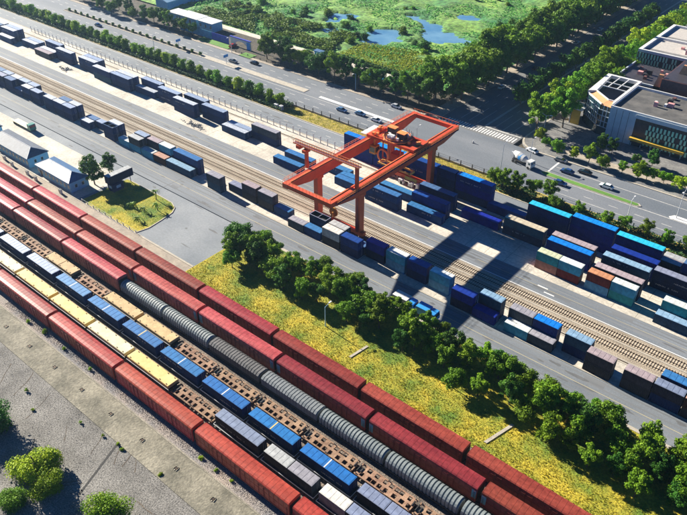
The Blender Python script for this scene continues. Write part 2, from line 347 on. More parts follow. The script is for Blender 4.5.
mm_ = MB(); mm_.v = vs; mm_.f = fs
marsh = struct('marsh_ground', mm_, 'marsh')
for p in marsh.data.polygons: p.use_smooth = True
struct('pond_water', MB().box(-260, -150, 250, 335, -0.5, -0.32), 'water')
struct('far_ground', MB().box(-2500, 1500, 480, 2500, -0.6, 0.0), 'marsh')
struct('far_left_ground', MB().box(-2500, -620, -900, 480, -0.6, 0.0), 'marsh')
struct('grass_slope', MB().box(-268, -246, 209.05, 213.4, 0.0, 0.25), 'lawn_green')
struct('grass_corner', MB().box(-236, -229, 207.1, 211.5, 0.0, 0.27), 'lawn_green')
struct('ornamental_pool', MB().box(-216, -166, 225.4, 228.3, 0.0, 0.2), 'pool')

# ------------------------------------------------------------------ road markings
def dashes(x0, x1, y, ln, gap, w_, z=0.004):
    b = MB(); x = x0
    while x < x1: b.box(x, min(x+ln, x1), y-w_/2, y+w_/2, z-0.003, z); x += ln+gap
    return b
struct('lower_road_centre_line', rect(XL, XR, 113.95, 114.12, 0.005, -.01), 'worn_yellow')
struct('middle_road_edge_line', rect(XL, XR, 136.5, 136.75, 0.005, -.01), 'white')
struct('middle_road_lane_line', rect(XL, XR, 139.5, 139.62, 0.005, -.01), 'worn_yellow')
struct('upper_road_edge_line', rect(XL, -140, 173.7, 173.95, 0.005, -.01), 'worn_white')
struct('upper_road_lane_dashes', dashes(XL, -100, 170.2, 2.2, 4.8, 0.2), 'worn_white')
struct('upper_road_near_kerb', rect(XL, XR, 166.05, 166.4, 0.14, -.01), 'kerb')
struct('upper_road_far_kerb', rect(XL, XR, 174.22, 174.6, 0.14, 0.0), 'kerb')
struct('public_road_lane_dashes', dashes(XL, -135, 186.6, 3, 5, 0.22), 'worn_white')
struct('public_road_lane_dashes', dashes(XL, -135, 190.2, 3, 5, 0.22), 'worn_white')
struct('public_road_lane_dashes', dashes(XL, -135, 199.6, 3, 5, 0.22), 'worn_white')
struct('public_road_lane_dashes', dashes(XL, -135, 203.2, 3, 5, 0.22), 'worn_white')
struct('public_road_edge_line', rect(-230, -135, 192.9, 193.1, 0.005, -.01), 'worn_white')
struct('public_road_lane_dashes', dashes(-78, XR, 189.4, 3, 5, 0.2), 'worn_white')
struct('public_road_lane_line', rect(-77, XR, 201.5, 201.75, 0.005, -.01), 'worn_white')
struct('public_road_edge_line', rect(-72, XR, 193.5, 193.8, 0.005, -.01), 'worn_white')
struct('public_road_edge_line', rect(-76, XR, 186.2, 186.4, 0.005, -.01), 'worn_white')
struct('stop_line', MB().box(-78, -77.4, 197.2, 206, 0.0, 0.006), 'white')
struct('median_strip', rect(-360, -184, 194.4, 197.6, 0.13, -.01), 'kerb')
struct('median_strip', rect(-176, -136, 194.2, 195.8, 0.12, -.01), 'white')
struct('median_strip_planting', rect(-360, -250, 195.0, 197.0, 0.2, 0.13), 'soil')
struct('median_strip', MB().prism([(-80,195),(-78,193.9),(-47,193.9),(-46,194.9),(-47,196),(-78,196.6)], 0.0, 0.15), 'kerb')
struct('median_grass', MB().prism([(-79.2,195.1),(-77.6,194.2),(-47.6,194.2),(-46.8,194.9),(-47.6,195.7),(-77.6,196.2)], 0.15, 0.24), 'lawn_green')
struct('median_strip', MB().prism([(-37.6,194.6),(-36.6,193.7),(20,193.7),(20,196.2),(-36.6,196.2)], 0.0, 0.15), 'white')
z1 = MB()
for i in range(26): x = -125.5 + i*1.12; z1.box(x, x+0.5, 208.2, 212.2, 0.0, 0.006)
tag(struct('zebra_crossing', z1, 'white'))
av = MB()
for lx in (-122, -118.5, -115, -108, -104.5, -101):
    av.box(lx-0.1, lx+0.1, 214.5, 229, 0.0, 0.005)
    y = 232
    while y < 430: av.box(lx-0.1, lx+0.1, y, y+3, 0.0, 0.005); y += 9
av.box(-111.7, -111.4, 214.5, 430, 0.0, 0.005); av.box(-111.2, -110.9, 214.5, 430, 0.0, 0.005)
av.box(-111, -96.6, 213.4, 214.0, 0.0, 0.006)
struct('avenue_lane_markings', av, 'worn_white')
wt = MB()
for x, y in ((-52.0, 139.8), (-49.5, 138.2)): wt.box(x, x+2.8, y-0.2, y+0.2, 0.0, 0.006)
struct('middle_road_marks', wt, 'white')

# tar seams and joints of the yard
js = MB()
js.box(-166.2, -166.05, 105.3, 117.9, 0.0, 0.005)
for x in range(-300, -180, 24): js.box(x, x+0.12, 105.7, 117.9, 0.0, 0.005)
struct('asphalt_seams', js, 'fence_dark')

jb = MB()
for x in range(-400, 12, 6):
    jb.box(x, x+.09, 143.1, 163.0, 0.041, 0.045); jb.box(x, x+.09, 118.6, 125.9, 0.041, 0.045)
for y in (148, 153, 158): jb.box(-400, 12, y, y+.09, 0.0405, 0.0447)
struct('slab_joints', jb, 'platform')
sb_ = MB(); r_ = random.Random(31)
def blot(x, y, rx, ry, z):
    n = 11; ph = r_.uniform(0, 6); P = []
    for i in range(n):
        a = 2*math.pi*i/n; q = r_.uniform(.6, 1.15); P.append((x+rx*q*math.cos(a), y+ry*q*math.sin(a), z))
    sb_.quad(*P)
for i in range(150):
    band = r_.choice(((-270, -2, 110.6, 117), (-300, -5, 137.5, 142.3), (-260, -128, 92, 117), (-300, -90, 167, 173)))
    x, y = r_.uniform(band[0], band[1]), r_.uniform(band[2], band[3])
    if -180 < x < -149 and y < 106: continue
    if x < -181 and y < 106: continue
    blot(x, y, r_.uniform(.4, 3.5), r_.uniform(.15, .55), .0042+i*.00001)
struct('oil_stains', sb_, 'stain')
tb = MB()
for yy in (111.2, 112.9, 115.2, 116.9, 138.1, 139.0, 140.7, 141.9): tb.box(-400, 12, yy, yy+.4, .0015, .0035)
struct('tyre_tracks', tb, 'tyre')
pc = MB()
for i in range(26):
    x = r_.uniform(-240, -10); y = r_.choice((111, 115.3, 138, 141, 100)); w_ = r_.uniform(2, 7)
    if y == 100 and not -147 < x+w_ < -126: continue
    pc.box(x, x+w_, y, y+r_.uniform(1.2, 2.6), .0036, .0041)
struct('asphalt_patches', pc, 'tyre')
# ------------------------------------------------------------------ railway tracks
def track(name, y, x0, x1, z, slp, sm, dark=False):
    t = tag(thing(name, None, None, (0, 0, 0)), kind='structure')
    for s in (-1, 1): part('rail', MB().box(x0, x1, y+s*0.7175-0.05, y+s*0.7175+0.05, z, z+0.17), 'rail_steel', t)
    b = MB(); x = x0
    while x < x1: b.box(x, x+0.28, y-1.25, y+1.25, z-0.1, z+0.04); x += slp
    o = part('sleepers', b, sm, t); o['kind'] = 'stuff'
    return t
TR = {'R1': 80.2, 'R2': 74.9, 'R3': 70.2, 'T4': 65.4, 'T5': 61.0, 'T6': 56.5, 'R7': 51.1}
for k_, y_ in TR.items(): track('yard_track', y_, -420, 20, -0.12, 0.62, 'sleeper_dark')
track('dock_track', 134.05, -420, 20, 0.04, 0.62, 'sleeper')
track('dock_track', 129.9, -420, 20, 0.04, 0.62, 'sleeper')
struct('crane_rail_beam', rect(-420, 20, 126.0, 127.15, 0.12, 0.0), 'kerb')
struct('crane_rail', rect(-420, 20, 126.45, 126.6, 0.27, 0.12), 'rail_steel')
struct('crane_rail_beam', rect(-420, 20, 160.6, 161.7, 0.12, 0.04), 'kerb')
struct('crane_rail', rect(-420, 20, 161.05, 161.2, 0.27, 0.12), 'rail_steel')
struct('trench_cover', rect(-420, 20, 132.0, 132.35, 0.08, 0.0), 'kerb')

# ------------------------------------------------------------------ shipping containers
CH = 2.59
def m_side(L):
    def f():
        b = MB(); n = 40 if L > 8 else 20; st = (L-0.36)/n; x = -L/2+0.18; P = []
        for i in range(n):
            P += [(x, 0.0), (x+st*0.3, 0.0), (x+st*0.45, 0.045), (x+st*0.85, 0.045)]; x += st
        P.append((x, 0.0))
        for sg in (-1, 1):
            for (a, d), (a2, d2) in zip(P[:-1], P[1:]):
                y = sg*(1.2-d); y2 = sg*(1.2-d2)
                q = [(a,y,0.16),(a2,y2,0.16),(a2,y2,CH-0.12),(a,y,CH-0.12)]
                b.quad(*(q if sg < 0 else q[::-1]))
        b.box(-L/2+0.02, -L/2+0.1, -1.15, 1.15, 0.15, CH-0.1)
        return b
    return cached(('side_panel', L), f)
def m_frame(L):
    def f():
        b = MB(); h = L/2
        for sx in (-1, 1):
            for sy in (-1, 1):
                x = sx*(h-0.08); y = sy*(1.219-0.08)
                b.box(x-0.08, x+0.08, y-0.08, y+0.08, 0.0, CH)
        for sy in (-1, 1):
            y = sy*(1.219-0.05); b.box(-h+0.162, h-0.162, y-0.05, y+0.05, 0.0, 0.16); b.box(-h+0.162, h-0.162, y-0.045, y+0.045, CH-0.12, CH-0.005)
        for sx in (-1, 1):
            x = sx*(h-0.07); b.box(x-0.06, x+0.06, -1.058, 1.058, 0.0, 0.15); b.box(x-0.06, x+0.06, -1.058, 1.058, CH-0.12, CH-0.005)
        b.box(-h+0.2, h-0.2, -1.1, 1.1, 0.1, 0.15)
        return b
    return cached(('frame', L), f)
def m_roof(L):
    def f():
        b = MB(); h = L/2; n = 9 if L > 8 else 5; st = (L-0.3)/n; x = -h+0.15
        b.box(-h+0.03, h-0.03, -1.17, 1.17, CH-0.03, CH+0.002)
        for i in range(n): b.box(x+0.05, x+st-0.05, -1.08, 1.08, CH+0.002, CH+0.03); x += st
        return b
    return cached(('roof_panel', L), f)
def m_door(L):
    def f():
        b = MB(); x = L/2-0.14; b.box(x, x+0.07, 0.01, 1.05, 0.16, CH-0.13)
        for z in (0.5, 1.1, 1.7, 2.2): b.box(x+0.07, x+0.085, 0.05, 1.0, z, z+0.22)
        return b
    return cached(('door', L), f)
def m_bars(L):
    def f():
        b = MB(); x = L/2-0.04
        for y in (0.3, 0.75): b.tube((x, y, 0.1), (x, y, CH-0.08), 0.025, k=5)
        return b
    return cached(('locking_bar', L), f)
def m_text(L, q=0):
    def f():
        b = MB(); r_ = random.Random(3+q); x = -L*r_.choice((.38, .25, .05)); xe = x+L*r_.choice((.3, .45, .6)); zz = r_.choice((1.3, 1.6, .7))
        while x < min(xe, L*.42):
            w_ = r_.choice((.16, .22, .3)); hh = r_.choice((.26, .34)); k_ = r_.randrange(3)
            if k_ == 0: b.box(x, x+w_, -1.226, -1.215, zz, zz+.08).box(x, x+w_, -1.226, -1.215, zz+hh-.08, zz+hh).box(x, x+.07, -1.226, -1.215, zz+.08, zz+hh-.08)
            elif k_ == 1: b.box(x, x+.07, -1.226, -1.215, zz, zz+hh).box(x+.07, x+w_, -1.226, -1.215, zz+hh*.4, zz+hh*.6)
            else: b.box(x, x+w_, -1.226, -1.215, zz+hh-.08, zz+hh).box(x+w_*.35, x+w_*.65, -1.226, -1.215, zz, zz+hh-.08)
            x += w_+r_.choice((0.12, 0.14, 0.6))
        return b
    return cached(('lettering', L, q), f)
def container(x, y, z, L, colour, label, group, text=False, band=None, open_top=False, rz=0.0, cat='container'):
    t = thing('shipping_container', label, cat, (x, y, z), rz, group)
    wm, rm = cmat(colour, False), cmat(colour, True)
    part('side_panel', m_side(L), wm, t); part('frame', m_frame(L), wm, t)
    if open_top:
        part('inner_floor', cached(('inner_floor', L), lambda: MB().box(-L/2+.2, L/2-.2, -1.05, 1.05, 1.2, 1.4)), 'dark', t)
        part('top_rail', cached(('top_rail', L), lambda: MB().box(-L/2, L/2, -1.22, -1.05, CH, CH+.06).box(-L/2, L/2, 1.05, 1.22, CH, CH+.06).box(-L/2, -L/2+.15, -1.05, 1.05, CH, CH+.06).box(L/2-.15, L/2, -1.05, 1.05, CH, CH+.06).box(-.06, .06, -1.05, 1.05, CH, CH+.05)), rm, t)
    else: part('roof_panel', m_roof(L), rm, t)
    part('door', m_door(L), wm, t)
    part('door', m_door(L), wm, t).scale = (1, -1, 1)
    part('locking_bar', m_bars(L), 'grey_metal', t)
    if text: part('lettering', m_text(L, rnd.randrange(6)), 'worn_white', t)['kind'] = 'stuff'
    if band: part('roof_band', cached(('roof_band', L), lambda: MB().box(-.13, .13, -1.15, 1.15, CH+.03, CH+.045)), band, t)
    return t
F, T = 12.19, 6.06
LV = {1: ['standing alone on the ground'], 2: ['bottom', 'top'], 3: ['bottom', 'middle', 'top']}
LN = {F: 'long', T: 'short'}
# (row phrase, left x, near y, length, [colours bottom..top], options)
ST = []
def st(row, x, y, L, cols, **k): ST.append((row, x, y, L, cols, k))
A_, B_ = 'kerb row of the lower dock road', 'second row back from the lower dock road'
for x, c in ((-299, ['navy','navy']), (-292.6, ['navy']), (-286, ['navy','dark navy']), (-279, ['navy','navy']), (-272.4, ['pale-topped blue'])): st(A_, x, 118.6, T, c)
for x, c in ((-305,['navy','navy']),(-292, ['navy','navy']), (-285.6, ['navy','pale-topped blue']), (-278.8,['navy','white-topped blue']),(-272.4,['navy','pale-topped blue'])): st(B_, x, 121.3, T, c)
st(A_, -265.8, 118.6, T, ['navy','white-topped blue']); st(B_, -265.8, 121.3, T, ['navy','pale-topped blue'])
st(A_, -259, 118.6, T, ['navy','pale-topped blue']); st(B_, -259, 121.3, T, ['navy'])
st(A_, -249.6, 118.6, T, ['navy','white-topped blue']); st(A_, -243.2, 118.6, T, ['navy','white-topped blue'])
st(A_, -236.8, 118.6, T, ['navy','pale-topped blue']); st(B_, -243.2, 121.3, T, ['navy','navy']); st(B_, -236.8, 121.3, T, ['navy','white-topped blue'])
st(A_, -226.0, 118.6, T, ['white-topped blue']); st(B_, -226.4, 121.4, F*0+T, ['navy']); st(B_, -220.0, 121.4, T, ['pale-topped blue'])
st(A_, -210.8, 118.6, T, ['navy','navy'], open_top=True); st(B_, -211.0, 121.3, T, ['navy','white-topped blue'])
st(A_, -202.2, 118.6, T, ['cyan']); st(A_, -195.8, 118.6, T, ['cyan','silver']); st(B_, -196.3, 121.5, T, ['charcoal','pale-topped blue'])
st(A_, -189.0, 118.5, T, ['cyan']); st(A_, -182.6, 118.6, T, ['brown'])
st(B_, -189.2, 121.5, T, ['navy','pink-topped grey']); st(B_, -182.8, 121.5, T, ['navy','cyan'])
st(A_, -175.9, 118.6, F, ['steel blue']); st(B_, -175.4, 121.6, F, ['navy','mid blue'])
st(A_, -155.2, 118.4, T, ['steel blue','slate']); st(B_, -148.8, 121.6, T, ['dark navy'])
st(B_, -142.2, 121.2, T, ['charcoal','pink-topped grey']); st(B_, -135.0, 121.0, T, ['charcoal','slate'])
st(B_, -128.4, 121.0, T, ['mid blue']); st(A_, -120.4, 118.6, T, ['slate']); st(A_, -114.2, 118.7, T, ['mid blue'])
st(B_, -114.4, 121.3, T, ['navy','dark navy'], open_top=True)
st(A_, -107.2, 118.6, T, ['charcoal','pale grey']); st(B_, -107.2, 121.2, T, ['navy','silver'])
st(A_, -100.6, 118.7, T, ['navy','deep blue']); st(B_, -100.4, 121.3, T, ['navy'])
st(B_, -93.8, 121.2, T, ['dark navy','royal blue']); st(B_, -87.0, 121.2, T, ['light blue','cyan'])
st(B_, -80.2, 121.2, T, ['navy','deep blue']); st(B_, -73.2, 121.0, T, ['light blue','cyan'])
st(A_, -65.0, 118.5, T, ['dark navy','royal blue']); st(B_, -58.9, 121.2, T, ['navy','steel blue'])
st(A_, -58.7, 118.4, T, ['royal blue']); st(B_, -50.6, 121.0, T, ['navy','slate']); st(B_, -44.4, 121.1, T, ['navy','bright blue'])
st(A_, -50.2, 118.6, T, ['cyan']); st(A_, -44.0, 118.6, T, ['slate'])
st(B_, -36.5, 121.0, T, ['navy','steel blue']); st(A_, -30.4, 118.5, T, ['charcoal','pink-topped grey'])
st(A_, -22.0, 118.5, T, ['charcoal','pink-topped grey']); st(A_, -15.7, 118.5, T, ['navy','dusty blue-grey']); st(B_, -15.4, 121.9, F, ['navy','mid blue'])
st(A_, -9.4, 118.5, T, ['charcoal','brown'])
P1_, P2_, P3_ = 'front row of the long container pad', 'middle row of the long container pad', 'back row of the long container pad'
P4_, P5_ = 'blue wall of containers beside the upper dock road', 'inner row in front of the blue wall'
st(P3_, -356, 153.6, F, ['navy','white-topped blue']); st(P2_, -356, 151.0, F, ['navy','navy'])
st(P2_, -342.5, 151.0, F, ['navy','white-topped blue']); st(P3_, -342.5, 153.6, F, ['navy','pale-topped blue']); st(P1_, -341.3, 148.2, F, ['white-topped blue'])
st(P2_, -325.2, 151.3, F, ['white-topped blue']); st(P3_, -325.2, 153.9, F, ['pale-topped blue'])
st(P3_, -307.5, 153.8, F, ['navy','pale-topped blue']); st(P1_, -308.6, 148.4, F, ['pink-topped grey']); st(P2_, -308.6, 151.0, F, ['white-topped blue'])
st(P2_, -294.6, 151.2, F, ['navy','white-topped blue'])
st(P2_, -277.0, 151.4, F, ['navy','white-topped blue']); st(P3_, -277.0, 154.0, F, ['navy','pale-topped blue']); st(P1_, -262.8, 149.0, F, ['steel blue','white-topped blue'])
st(P2_, -250.3, 149.3, F, ['navy','pale-topped blue']); st(P3_, -250.3, 151.9, F, ['navy','white-topped blue'])
st(P3_, -236.0, 153.9, F, ['navy','pale-topped blue']); st(P2_, -236.8, 151.2, F, ['white-topped blue'])
st(P3_, -223.0, 152.1, F, ['navy','pale-topped blue']); st(P2_, -210.4, 149.5, F, ['navy','white-topped blue'])
st(P3_, -209.6, 154.3, F, ['navy','pale-topped blue']); st(P3_, -197.0, 152.2, F, ['navy','pale-topped blue'])
st(P1_, -182.6, 149.0, F, ['white-topped blue']); st(P2_, -182.6, 151.5, F, ['pale-topped blue']); st(P3_, -170.2, 152.2, F, ['navy','slate'])
st(P1_, -150.8, 143.3, F, ['mid blue']); st(P2_, -150.4, 148.3, F, ['mid blue']); st(P2_, -136.2, 150.5, F, ['mid blue'])
st(P1_, -126.2, 146.0, F, ['mid blue']); st(P2_, -126.2, 148.5, F, ['mid blue'])
st(P1_, -112.9, 144.8, F, ['navy','mid blue']); st(P2_, -112.9, 151.9, F, ['mid blue']); st(P1_, -98.8, 147.0, F, ['mid blue'])
st(P2_, -99.3, 150.1, F, ['navy','deep blue']); st(P3_, -100.3, 155.5, F, ['navy','navy'])
x = -162.4
for c3 in (['navy']*2+['bright blue'],)*2:  pass
for x, c in ((-136.8, 'bright blue'), (-124.2, 'bright blue'), (-111.6, 'deep blue')):
    st(P4_, x, 163.4, F, ['royal blue','deep blue', c])
st(P4_, -98.9+0.1, 163.5, F/2+0*T, ['navy','navy','deep blue']) if False else None
st(P4_, -106.4+7.4, 163.5, T, ['navy','navy','navy'])
st(P4_, -92.6, 163.7, F, ['navy','royal blue','bright blue'])
st(P3_, -84.8, 155.0, F, ['royal blue']); st(P5_, -80.8, 163.0, F, ['deep blue']); st(P3_, -71.2, 155.3, F, ['slate','weathered teal'])
st(P4_, -67.8, 162.3, F, ['royal blue','navy','turquoise-topped blue']); st(P4_, -55.4, 164.0, F, ['royal blue','royal blue','bright blue'])
st(P5_, -57.1, 155.9, F, ['navy','pink-topped grey']); st(P3_, -56.9, 152.9, F, ['royal blue','bright blue'])
st(P1_, -56.4, 146.2, T, ['salmon','teal']); st(P1_, -50.2, 146.2, T, ['maroon','cyan']); st(P1_, -42.5, 146.2, T, ['light blue','maroon']); st(P1_, -36.2, 146.2, T, ['sea green','cyan'])
st(P4_, -42.5, 163.0, F, ['navy','navy','turquoise-topped blue']); st(P5_, -42.2, 160.1, F, ['royal blue','royal blue']); st(P3_, -42.6, 155.6, F, ['dark navy','steel blue'])
st(P2_, -42.2, 149.6, F, ['dark navy','pink-topped grey'])
st(P5_, -31.3, 163.1, T, ['steel blue','pink-topped grey']); st(P4_, -30.4, 165.7-0.2, T, ['navy','silver'])
st(P5_, -24.6, 161.2, F, ['dark navy','navy','navy']); st(P5_, -30.0, 157.6, F, ['dark navy','dark navy'])
st(P1_, -24.2, 144.3, F, ['steel blue']); st(P2_, -24.0, 147.0, T, ['navy','sea green']); st(P2_, -17.8, 147.0, T, ['navy','cyan'])
ST = [s for s in ST if s]
LNDM = [(-350,'far left corner of the picture'),(-300,'upper left edge'),(-235,'pale blue houses'),(-175,'lawn with small palms'),(-116,'red crane left legs'),(-100,'red crane right legs'),(-60,'cyan stacks'),(-20,'right edge of the picture')]
SHORT = {A_: 'lower road kerb row', B_: 'row behind kerb row', P1_: 'pad front row', P2_: 'pad middle row', P3_: 'pad back row', P4_: 'tall blue wall', P5_: 'row before blue wall'}
rows = {}
for s in ST: rows.setdefault(s[0], []).append(s)
for row, lst in rows.items():
    left = sorted([s for s in lst if s[1] < -108], key=lambda s: -s[1]); right = sorted([s for s in lst if s[1] >= -108], key=lambda s: s[1])
    for side, L_ in (('left', left), ('right', right)):
        for i, (rw, x, y, L, cols, kw) in enumerate(L_):
            for lv, c in enumerate(cols):
                n = len(cols)
                pos = ('single' if n == 1 else LV[n][lv])
                lab = f"{pos} {LN[L]} {c} container, {ordn(i+1)} stack {'left' if side=='left' else 'right'} of the crane, {SHORT[row]}"
                top = lv == n-1
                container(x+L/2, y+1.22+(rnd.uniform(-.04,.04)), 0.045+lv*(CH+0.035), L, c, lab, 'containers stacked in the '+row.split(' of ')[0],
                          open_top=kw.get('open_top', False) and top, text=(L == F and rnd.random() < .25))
# the upended office made of two containers on the lawn
t = thing('cabin_container', 'dark grey-topped cabin container raised across the lawn edge beside a round tree', 'site cabin', (-177.0, 101.4, 2.6), R(90))
part('side_panel', m_side(F), cmat('dark navy', False), t).scale = (.72, 1, 1); part('frame', m_frame(F), cmat('dark navy', False), t).scale = (.72, 1, 1)
part('roof_panel', m_roof(F), cmat('silver', True), t).scale = (.72, 1, 1)
t = thing('site_office', 'dark low hut with pale blue window carrying the raised cabin container', 'hut', (-176.6, 99.6, 0.09))
part('wall', MB().box(-1.4, 1.6, -2.2, 1.6, 0, 2.5), cmat('navy', False), t); part('window', MB().box(1.6, 1.63, -1, .6, 1, 1.9), 'lamp_blue', t); part('window', MB().box(-.6, .8, -2.23, -2.2, 1, 1.9), 'lamp_blue', t)
part('support_post', MB().box(-.1, .1, 5.2, 5.4, 0, 2.5), 'off_white', t)

# ------------------------------------------------------------------ trains
def m_bogie():
    b = MB(); b.box(-1.3, 1.3, -0.95, -0.8, 0.25, 0.7).box(-1.3, 1.3, 0.8, 0.95, 0.25, 0.7).box(-.25, .25, -1.1, 1.1, .5, .8)
    for x in (-.9, .9):
        for y in (-.78, .66): b.tube((x, y, 0.42), (x, y+.12, 0.42), 0.42, k=12)
        b.tube((x, -.7, .42), (x, .7, .42), .08, k=6)
    return b
BG = m_bogie().mesh('bogie')
def under(t, L):
    for s in (-1, 1): part('bogie', BG, 'dark', t, (s*(L/2-2.4), 0, 0.06))
    part('coupler', cached(('coupler', L), lambda: MB().box(-L/2-.45, -L/2, -.15, .15, .75, 1.0).box(L/2, L/2+.45, -.15, .15, .75, 1.0)), 'dark', t)
def car_carrier(x0, x1, y, colour, label, group, endp=False, ladder=False):
    L = round((x1-x0)-0.95, 2); xc = (x0+x1)/2
    t = thing('covered_rail_wagon', label, 'rail wagon', (xc, y, 0.0), 0, group); h = L/2
    def body():
        b = MB(); b.prismx([(-1.52,1.0),(1.52,1.0),(1.52,4.05),(-1.52,4.05)], -h, h)
        n = 20
        for i in range(n+1):
            xx = -h+0.1+(L-0.2)*i/n
            for s in (-1, 1): b.box(xx-.05, xx+.05, min(s*1.52, s*1.585), max(s*1.52, s*1.585), 1.0, 4.0)
        for s in (-1, 1):
            b.box(-h, h, min(s*1.52, s*1.60), max(s*1.52, s*1.60), 0.85, 1.05); b.box(-h+.15, h-.15, min(s*1.52,s*1.56), max(s*1.52,s*1.56), 2.5, 2.6)
        return b
    def roof():
        b = MB(); P = [(-1.56,4.05),(1.56,4.05),(1.53,4.42),(1.32,4.62),(0.6,4.72),(-0.6,4.72),(-1.32,4.62),(-1.53,4.42)]
        b.prismx(P, -h-.02, h+.02)
        P2 = [(y_*1.002+(0.006 if y_>0 else -0.006), z_+0.016) for y_, z_ in P]
        P2[0] = (-1.57, 4.1); P2[1] = (1.57, 4.1); n = 22
        for i in range(n+1):
            xx = -h+.05+(L-.1)*i/n; b.prismx(P2, xx-.03, xx+.03)
        return b
    part('body', cached(('carrier_body', L), body), colour, t); part('roof', cached(('carrier_roof', L), roof), colour, t)
    def gear():
        b = MB()
        for xx in (-h*.5, h*.5, 0):
            b.box(xx-1.4, xx-1.32, -1.66, -1.6, 1.1, 3.9); b.box(xx+1.32, xx+1.4, -1.66, -1.6, 1.1, 3.9); b.box(xx-1.4, xx+1.4, -1.67, -1.61, 3.6, 3.7); b.box(xx-.05, xx+.05, -1.67, -1.61, 1.1, 3.9)
        for xx in (-h+.25, h-.6):
            for z_ in range(8): b.box(xx, xx+.35, -1.66, -1.6, 1.1+z_*.38, 1.14+z_*.38)
        return b
    part('door_gear', cached(('door_gear', L), gear), 'wine', t)['kind'] = 'stuff'
    part('end_door', cached(('end_door', L), lambda: MB().box(h, h+.05, -1.3, 1.3, 1.2, 3.9).box(-h-.05, -h, -1.3, 1.3, 1.2, 3.9)), 'dark', t)['kind'] = 'stuff'
    if endp:
        part('access_panel', cached(('access_panel', L), lambda: MB().box(h-1.0, h-.1, -1.60, -1.56, 1.7, 3.9)), 'teal_panel', t)
        part('access_panel', cached(('access_panel2', L), lambda: MB().box(-h+.1, -h+1.0, -1.60, -1.56, 1.7, 3.9)), 'teal_panel', t)
    under(t, L); return t
def hood_wagon(x0, x1, y, kind, colour, label):
    L = round((x1-x0)-0.7, 2); h = L/2
    t = thing('hooded_rail_wagon', label, 'rail wagon', ((x0+x1)/2, y, 0), 0, 'grey ribbed hood wagons in the third yard train')
    def hood():
        b = MB(); n = 20; st_ = L/n
        for i in range(n):
            xa = -h+i*st_
            if kind == 'arch':
                for (r, z0, dx0, dx1) in ((1.50, 2.45, 0.0, st_*0.62), (1.36, 2.38, st_*0.62, st_)):
                    P = [(-r, 1.2), (r, 1.2)] + [(r*math.cos(a), z0 + 1.35*r/1.5*math.sin(a)) for a in [math.pi*k/8 for k in range(9)]]
                    b.prismx(P, xa+dx0, xa+dx1)
            else:
                for (e, dx0, dx1) in ((0, 0.0, st_*0.75), (-0.09, st_*0.75, st_)):
                    b.prismx([(-1.5-e*.2, 1.2), (1.5+e*.2, 1.2), (1.5+e, 3.05+e), (0.9+e, 3.5+e), (-0.9-e, 3.5+e), (-1.5-e, 3.05+e)], xa+dx0, xa+dx1)
        return b
    part('hood', cached(('hood_'+kind, L), hood), colour, t)
    part('underframe', cached(('underframe', L), lambda: MB().box(-h, h, -1.55, 1.55, .95, 1.198).box(-h,h,-1.62,-1.55,1.0,1.3)), 'dark', t)
    under(t, L); return t
def flat_wagon(x0, x1, y, style, label, group):
    L = round((x1-x0)-0.6, 2); h = L/2
    t = thing('flat_rail_wagon', label, 'rail wagon', ((x0+x1)/2, y, 0), 0, group)
    if style == 'skeleton':
        def deck():
            b = MB(); z0, z1 = .95, 1.2
            b.box(-h, h, -1.5, -1.18, z0, z1); b.box(-h, h, 1.18, 1.5, z0, z1); b.box(-h, h, -.28, .28, z0, z1)
            for s in (-1, 1):
                ya, yb = (min(s*.28, s*1.18), max(s*.28, s*1.18))
                X = [(-h, -h+.25), (-h+1.15, -h+1.75), (-h+2.7, -h+3.5), (-h+4.4, -.9), (-.1, .5), (1.35, 1.75), (2.7, h-3.6), (h-2.7, h-1.75), (h-1.0, h-.2)]
                if s < 0: X = [(-xb, -xa) for xa, xb in X][::-1]
                for xa, xb in X:
                    if xb > xa: b.box(xa, xb, ya, yb, z0+.002, z1-.002)
            return b
        part('deck', cached(('skeleton_deck', L), deck), 'tan', t)
        def fit():
            b = MB()
            for x_ in (-h+.4, -h+6.2, h-6.2, h-.4):
                for y_ in (-1.3, 1.3): b.box(x_-.12, x_+.12, y_-.1, y_+.1, 1.2, 1.36)
            b.box(-h+.1, -h+.25, -.8, .8, 1.2, 1.5); b.box(-h+.7,-h+.95,-.5,.6,1.2,1.35); b.box(h-.4,h-.2,-.3,.9,1.2,1.42)
            return b
        part('container_lock', cached(('container_lock', L), fit), 'dark', t)['kind'] = 'stuff'
    else:
        part('deck', cached(('solid_deck', L), lambda: MB().box(-h, h, -1.45, 1.45, .95, 1.1)), 'dark', t)
        part('side_rail', cached(('side_rail', L), lambda: MB().box(-h, h, -1.62, -1.5, 1.0, 1.18)), 'grey_metal', t)
        if style.startswith('cover'):
            m_ = {'cover_y': 'cover_yellow', 'cover_c': 'cover_cream', 'cover_t': 'cover_tan'}[style[:7]]
            two = style.endswith('2')
            def cov():
                b = MB(); segs = [(-h+.25, -.12), (.12, h-.25)] if two else [(-h+.25, h-.25)]
                for a, c_ in segs: b.prismx([(-1.42,1.12),(1.42,1.12),(1.42,1.9),(1.3,2.0),(-1.3,2.0),(-1.42,1.9)], a, c_)
                return b
            part('cover', cached(('cover', L, two), cov), m_, t)
            def lug():
                b = MB()
                for x_ in (-h+1.2, -h/2+.4, 0.6, h/2+.5, h-1.0):
                    for y_ in (-1.15, 1.1): b.box(x_-.14, x_+.14, y_-.1, y_+.1, 2.0, 2.1)
                return b
            part('cover_lug', cached(('cover_lug', L), lug), 'bark', t)['kind'] = 'stuff'
        elif style == 'low':
            part('end_rail', cached(('end_rail', L), lambda: MB().box(-h, -h+.08, -1.5, 1.5, 1.1, 1.25).box(h-.08, h, -1.5, 1.5, 1.1, 1.25)), 'off_white', t)
    under(t, L); return t

